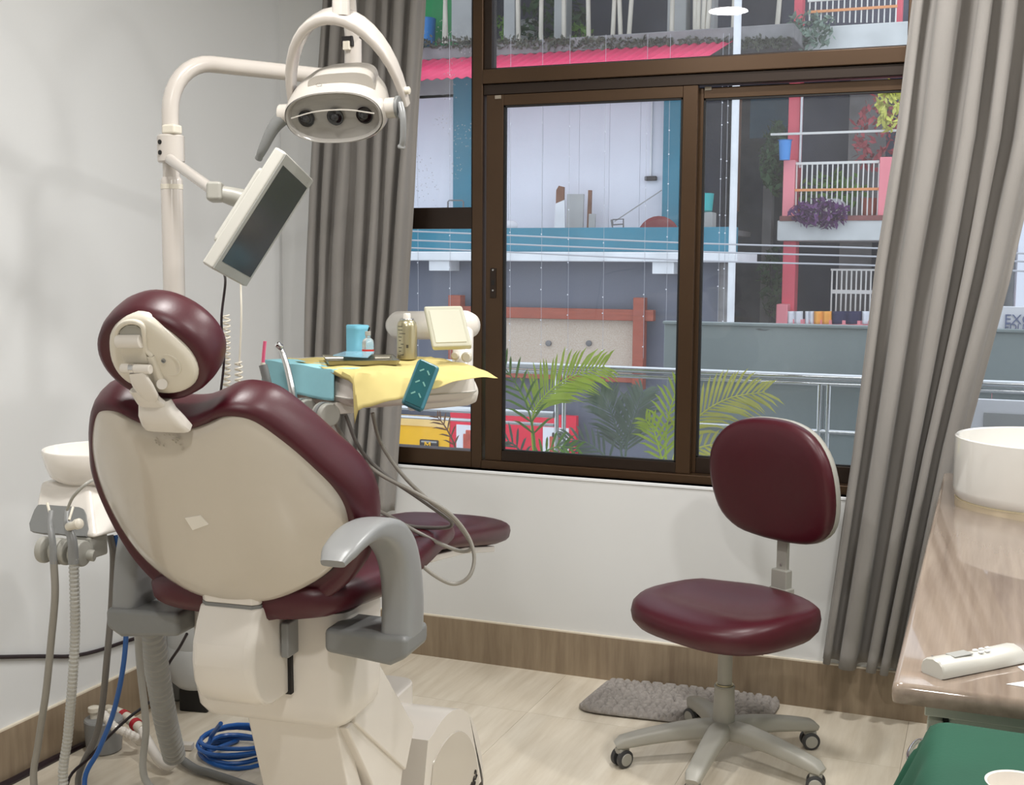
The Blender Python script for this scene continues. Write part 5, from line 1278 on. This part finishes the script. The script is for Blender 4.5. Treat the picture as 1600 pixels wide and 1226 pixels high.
# ---- pink house
pk = thing('pink_house', 'pink balconied house with white railings on the right across the street', 'building', (ex(1310, 20), 20.0, GZ))
PYy = 19.6
eb('balcony_slab', 1214, 343, 1560, 376, PYy, 1.5, 'slab_white', pk, .02)
eb('slab_edge', 1218, 336, 1560, 344, PYy-.02, 1.4, 'brick_edge', pk)
eb('balcony_slab', 1238, 34, 1560, 76, PYy, 1.6, 'slab_white', pk, .02)
eb('column', 1232, 76, 1250, 262, PYy+.35, .35, 'pink_paint', pk, .01, zb=ez(1240, 343, PYy))
eb('corner_post', 1223, 250, 1241, 340, PYy+.05, .3, 'pink_pale', pk, .01)
eb('corner_post', 1373, 245, 1392, 340, PYy+.05, .3, 'pink_pale', pk, .01)
eb('column', 1222, 376, 1242, 500, PYy+.2, .35, 'pink_paint', pk, .01, zb=GZ)
eb('column', 1243, -160, 1256, 36, PYy+.3, .3, 'pink_paint', pk, .01)
eb('column', 1402, -160, 1412, 36, PYy+.3, .3, 'pink_paint', pk, .01)
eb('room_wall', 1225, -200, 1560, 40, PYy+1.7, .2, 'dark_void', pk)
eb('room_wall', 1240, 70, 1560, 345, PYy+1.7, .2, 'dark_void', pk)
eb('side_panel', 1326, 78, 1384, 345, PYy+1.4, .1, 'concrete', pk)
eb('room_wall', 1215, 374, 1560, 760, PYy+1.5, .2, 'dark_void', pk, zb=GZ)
eb('door_panel', 1310, 378, 1360, 500, PYy+1.2, .1, 'concrete', pk)
eb('gate_post', 1212, 475, 1230, 520, PYy-.1, .35, 'pink_pale', pk, .02, zb=GZ)
eb('low_wall', 1225, 502, 1560, 560, PYy-.05, .2, 'pink_pale', pk, zb=GZ)
eb('drain_pipe', 1250, 140, 1253, 262, PYy+.3, .04, 'ledge_white', pk)
eb('cross_pipe', 1204, 205, 1402, 208.5, PYy+.1, .05, 'rail_white', pk)
def railing(name, x0, x1, y0, y1, n, Y, orange=None):
    top = eb(name, x0, y0, x1, y0+4, Y, .05, 'rail_white', pk)
    for i in range(n):
        xx = x0+2+(x1-x0-5)*i/(n-1); eb('bar', xx, y0+3, xx+2.0, y1, Y+.01, .03, 'rail_white', top)
    if orange: eb('mid_rail', x0, orange, x1, orange+4, Y-.01, .03, 'rail_orange', top)
    return top
railing('railing', 1241, 1374, 252, 338, 17, PYy+.12, 294)
railing('railing', 1262, 1402, -6, 35, 16, PYy+.12, 12)
gr = thing('window_grille', 'white barred grille leaning on the ground floor of the pink house', 'grille', tuple(at(1328, 500, Y=PYy+.6)))
for yy in (420, 453, 456): eb('cross_bar', 1298, yy, 1390, yy+3, PYy+.6, .03, 'rail_white', gr)
for i in range(12): eb('bar', 1298+7.6*i, 421, 1300.4+7.6*i, 492, PYy+.61, .03, 'rail_white', gr)
def towel(px0, px1, m, label, py0=486, py1=506):
    Y = PYy-.04
    def f_(u_, v_): return at(px0+(px1-px0)*u_, py0+(py1-py0)*v_, Y=Y)+V(0, -.02-.03*math.sin(u_*12), 0)
    tag(G().grid(f_, 16, 4).obj('towel', m, solid=.02, fix=False), label, 'laundry', 'laundry on the pink house')
towel(1231, 1254, 'towel_white', 'white towel hung first from the pink gate post')
towel(1259, 1273, 'towel_white', 'narrow white towel hung beside the orange towel')
towel(1273, 1299, 'towel_orange', 'orange and white towel hung on the low pink wall')
towel(1301, 1346, 'towel_navy', 'wide navy towel hung on the low pink wall')
towel(1348, 1372, 'towel_white', 'pale towel hung right of the navy towel')
tag(G().lathe([(.08, 0), (.1, .3), (.12, .31)], at(1226, 250, Y=PYy-.1), (0, 0, 1), 14).obj('bucket', 'bucket_blue'), 'small blue bucket hanging at the pink column', 'bucket')
bush('trailing_plant', 'purple leaved plant trailing over the balcony slab', at(1280, 334, Y=PYy-.15), .42, 420, .065, 'leaf_purple', seed=5, droop=.6, squash=(1.15, .4, .55))
bush('balcony_plant', 'green potted plants behind the white railing', at(1300, 300, Y=PYy+.6), .52, 220, .09, 'leaf_green', seed=6, squash=(1, .4, .7))
bush('red_bush', 'reddish leafy branch beside the pink house balcony', at(1372, 205, Y=PYy+.5), .55, 220, .08, 'leaf_red', seed=7, squash=(.8, .4, 1.2))
bush('hanging_vine', 'yellow green vine hanging at the right window edge', at(1390, 165, Y=PYy-.2), .30, 120, .09, 'leaf_yellow', seed=8, droop=.8, squash=(.7, .4, 1.3))
bush('dark_creeper', 'dark purple creeper under the upper balcony', at(1310, 98, Y=PYy+.3), .55, 320, .08, 'leaf_purple', seed=9, squash=(1.7, .3, .35))
bush('climber', 'green climber growing beside the pink column', at(1212, 245, Y=PYy+.5), .48, 340, .09, 'leaf_dark', seed=10, squash=(.5, .4, 1.3))
bush('climber', 'pale green plant trailing below the upper balcony', at(1265, 45, Y=PYy-.2), .42, 240, .07, 'leaf_grey', seed=12, squash=(1.0, .3, .8))
bush('climber', 'green climber above the laundry wall', at(1210, 440, Y=PYy+1.0), .40, 220, .09, 'leaf_dark', seed=13, squash=(.7, .4, 1.5))
tag(G().sphere(at(1301, 322, Y=PYy+.3), .16, 12, 8, (1.3, .8, .8)).obj('pot', 'towel_white'), 'pale round pot behind the white railing', 'pot')
tag(G().lathe([(.1, 0), (.14, .25), (.15, .26)], at(1358, 336, Y=PYy+.35), (0, 0, 1), 14).obj('pot', 'pot_terracotta'), 'terracotta pot at the right end of the white railing', 'pot')
# far backdrop so that no sky shows between the buildings
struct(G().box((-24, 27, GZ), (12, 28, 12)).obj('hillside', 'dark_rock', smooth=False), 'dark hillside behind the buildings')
tag(eb('far_building', 1585, 300, 1760, 720, 18.5, 3, 'render_white', None, zb=GZ), 'pale building edge showing right of the swept curtain', 'building')
tag(eb('far_building', 1425, 376, 1585, 720, 21.3, 1, 'slab_white', None, zb=GZ), 'grey building hidden behind the swept curtain', 'building')
# cables across the street and bead strings
for i, (a, b, c) in enumerate(((361, 380, 396), (375, 393, 408), (387, 407, 424))):
    tag(G().tube(spline([at(380, a-9, Y=13.8), at(690, a+2, Y=14), at(1060, b-1, Y=14), at(1380, b+8, Y=14), at(1760, c+6, Y=13.8)], 6), .011, 6).obj('street_cable', 'wire_pale'), '%s of three pale cables strung across the street' % ['topmost', 'middle', 'lowest'][i], 'cable', 'street cables')
spots_ = ['left of the window mullion, far left', 'left of the window mullion, near the post', 'at the left edge of the sliding pane', 'left of the first spot lamp', 'between the two spot lamps', 'right of the second spot lamp', 'by the right timber post', 'by the right corbel', 'in the dark passage', 'beside the grey column']
for i, px_ in enumerate((652, 702, 796, 845, 887, 942, 1006, 1041, 1122, 1131)):
    t = thing('bead_string', 'thin string of pale beads hanging %s' % spots_[i], 'bead string', tuple(at(px_, 560, Y=17.535)), 'bead strings')
    zt_, zb2 = ez(px_, 92, 17.535), ez(px_, 560, 17.535); xx = ex(px_, 17.535)
    G().tube([V(xx, 17.535, zt_+.35), V(xx+.02, 17.535, zb2)], .0028, 5).obj('thread', 'wire_pale', t)
    g = G()
    for k in range(11):
        g.sphere(V(xx+.01, 17.525, zb2+(zt_-zb2)*(k+.5+.2*math.sin(k*3+i))/11), .011, 6, 5)
    bd_ = g.obj('beads', 'towel_white', t); bd_['kind'] = 'stuff'

# ---- own balcony: steel railing, sheet panels, planter with palms
RY = 5.4
rail = thing('balcony_railing', 'polished steel balcony railing outside the window', 'railing', (ex(1000, RY), RY, 0))
zr0, zr1, zr2 = ez(1030, 579, RY), ez(1030, 589, RY), ez(740, 641, RY)
for z, r_ in ((zr0, .016), (zr1, .010), (zr2, .016), (zr2-.05, .008)):
    x1_ = 3.2 if z > zr2-.001 and z != zr2 else ex(868, RY)
    G().tube([V(-5.2, RY, z), V(x1_, RY, z)], r_, 14).obj('rail_tube', 'steel_rail', rail)
for px_ in (560, 878, 1295, 1640):
    xx = ex(px_, RY)
    for dx in (-.018, .018): G().tube([V(xx+dx, RY, 0), V(xx+dx, RY, zr1)], .011, 10).obj('rail_post', 'steel_rail', rail)
G().tube([V(ex(1070, RY), RY, ez(1320, 676, RY)), V(3.2, RY, ez(1320, 676, RY))], .010, 10).obj('rail_tube', 'steel_rail', rail)
pnl = thing('sheet_barrier', 'grey metal sheet barrier behind the steel railing', 'barrier', (ex(1400, 6.0), 6.0, 0))
xa = ex(1040, 6.0)
G().box((xa, 6.0, ez(1200, 594, 6.0)), (3.4, 6.03, ez(1200, 506, 6.0))).obj('upper_sheet', 'grey_sheet', pnl, bevel=.004)
G().box((xa-.005, 5.985, ez(1200, 510, 6.0)), (3.4, 6.045, ez(1200, 505, 6.0))).obj('top_lip', 'grey_sheet', pnl, bevel=.004)
for a, b in ((1046, 1294), (1294.6, 1560), (1560.6, 1900)):
    s_ = G().box((ex(a, 6.08), 6.08, .0), (ex(b, 6.08), 6.1, ez(1200, 597, 6.08))).obj('lower_sheet', 'grey_sheet', pnl, bevel=.003)
    G().box((ex(a, 6.08), 6.07, ez(1200, 671, 6.08)), (ex(b, 6.08), 6.081, ez(1200, 667, 6.08))).obj('seam', 'sheet_seam', s_, smooth=False)
G().add([at(1180+x_, 514+y_, Y=5.998) for x_, y_ in ((0, 0), (8, -1), (14, 1), (24, 0), (16, 2.5), (6, 2))], [(0, 1, 2, 3, 4, 5)]).obj('scuff', 'sheet_seam', pnl, smooth=False)
sg = thing('name_board', 'white name board with grey serif letters right of the swept curtain', 'sign', (ex(1640, 6.02), 6.05, ez(1600, 517, 6.05)))
sbd = eb('board', 1540, 480, 1760, 517, 6.06, .03, 'poster_white', sg, .003)
lettering('lettering', 'EXC', 'ink_blue', sg, at(1569, 499, Y=6.055), V(1, 0, 0), V(0, 0, 1), .062, .002, 'LEFT')
lettering('lettering', 'EDU', 'ink_blue', sg, at(1569, 511, Y=6.055), V(1, 0, 0), V(0, 0, 1), .044, .002, 'LEFT')
lw_ = thing('white_board', 'white board with a grey lower band behind the basin', 'board', (ex(1600, 5.2), 5.2, 0))
eb('board', 1512, 628, 1760, 760, 5.2, .03, 'poster_white', lw_, .003, zb=0.0)
eb('band', 1536, 650, 1760, 672, 5.19, .012, 'concrete_pale', lw_)
PLY = 4.86
zp_ = ez(1000, 704, PLY)-.09
trough = tag(G().loft([[V(x_, y_, z) for x_, y_ in rrect((ex(640, PLY)+ex(1240, PLY))/2, PLY+.1, (ex(1240, PLY)-ex(640, PLY))/2-i_, .14-i_, .03)] for i_, z in ((.0, -.02), (0, zp_-.03), (.02, zp_-.03), (.02, zp_-.06))]).obj('planter_trough', 'slab_white'), 'white planter trough under the palms outside the window', 'planter')
def frond(palm, pts, n, ln0, m, side=(1, 1), seed=1, wid=.0058, start=.22, lift=.5, rach=.006):
    rg = np.random.default_rng(seed); P = spline(pts, 10)
    fr_ = G().tube(P, list(np.linspace(rach, rach*.3, len(P))), 7).obj('frond', m, palm)
    for k in range(n):
        t = start+(1-start)*(k+.5)/n; f = t*(len(P)-1); i = min(int(f), len(P)-2); p = P[i]+(P[i+1]-P[i])*(f-i); tg = unit(P[i+1]-P[i])
        sd = unit(np.cross(tg, V(.15, -1, .25)))
        for sgn in (-1, 1):
            if (sgn < 0 and not side[0]) or (sgn > 0 and not side[1]): continue
            L_ = ln0*(.55+.75*math.sin(math.pi*min(1, t*.9+.08)))*rg.uniform(.85, 1.15)
            d = unit(sd*sgn*1.0+tg*(.75+.5*t)+V(0, -.15*rg.uniform(-1, 1), lift*.25)+rg.normal(size=3)*.06)
            q = [p, p+d*L_*.35, p+d*L_*.7-V(0, 0, .03*L_), p+d*L_-V(0, 0, .16*L_)]
            wv = unit(np.cross(d, V(.2, -1, .2)))*wid
            vs = [q[0]-wv*.4, q[0]+wv*.4, q[1]-wv, q[1]+wv, q[2]-wv*.8, q[2]+wv*.8, q[3]]
            G().add(vs, [(0, 1, 3, 2), (2, 3, 5, 4), (4, 5, 6)]).obj('leaflet', m, fr_, fix=False)
def pxs(*q): return [at(a, b, Y=y) for a, b, y in q]
pal = thing('potted_palm', 'lime green palm frond arching inside the left half of the sliding pane', 'palm', tuple(at(835, 704, Y=PLY+.1)), 'palms in the planter')
frond(pal, pxs((836, 730, 4.95), (832, 655, 4.92), (852, 618, 4.92), (890, 590, 4.94), (945, 572, 4.96)), 24, .15, 'leaf_lime', seed=1, start=.28)
frond(pal, pxs((836, 730, 4.95), (834, 680, 4.9), (822, 630, 4.86), (800, 590, 4.82), (778, 562, 4.8)), 9, .11, 'leaf_green', seed=2)
frond(pal, pxs((838, 740, 4.95), (846, 712, 4.85), (870, 698, 4.8), (905, 700, 4.78)), 8, .08, 'leaf_green', seed=3)
frond(pal, pxs((830, 740, 4.95), (815, 708, 4.85), (795, 690, 4.82), (775, 700, 4.8)), 8, .08, 'leaf_grey', seed=4)
pal2 = thing('potted_palm', 'grey green palm fanning out in the middle of the sliding pane', 'palm', tuple(at(965, 708, Y=PLY+.1)), 'palms in the planter')
frond(pal2, pxs((975, 740, 4.95), (968, 690, 4.98), (955, 645, 5.0), (938, 612, 5.02)), 18, .12, 'leaf_grey', seed=5, wid=.006)
frond(pal2, pxs((975, 740, 4.95), (980, 690, 4.95), (992, 650, 4.95), (1005, 612, 4.98)), 18, .12, 'leaf_grey', seed=6, wid=.006)
frond(pal2, pxs((970, 745, 4.95), (945, 712, 4.9), (912, 690, 4.88), (880, 688, 4.86)), 10, .09, 'leaf_grey', seed=7, wid=.006)
pal3 = thing('potted_palm', 'yellow green palm spreading across the window meeting stile', 'palm', tuple(at(1060, 712, Y=PLY+.1)), 'palms in the planter')
frond(pal3, pxs((1045, 745, 4.95), (1062, 690, 4.95), (1095, 648, 4.95), (1140, 622, 4.97), (1195, 612, 4.98)), 20, .14, 'leaf_yellow', seed=8, start=.25)
frond(pal3, pxs((1042, 745, 4.95), (1040, 690, 4.92), (1046, 645, 4.9), (1060, 600, 4.9)), 10, .11, 'leaf_lime', seed=9)
frond(pal3, pxs((1050, 745, 4.95), (1080, 706, 4.9), (1115, 694, 4.86), (1150, 690, 4.84)), 9, .07, 'leaf_yellow', seed=10)
frond(pal3, pxs((1040, 745, 4.95), (1032, 710, 4.9), (1022, 675, 4.88), (1008, 655, 4.86)), 8, .09, 'leaf_lime', seed=11)
dry = thing('dry_stem', 'dry brown palm stem standing before the yellow board', 'palm', tuple(at(716, 712, Y=PLY+.1)))
frond(dry, pxs((720, 730, 4.95), (708, 690, 4.95), (694, 664, 4.95), (682, 650, 4.95)), 6, .055, 'rust_brown', seed=12, wid=.004)
# LED reflections, rain specks and the pale haze mixed into the glass come from the panes themselves
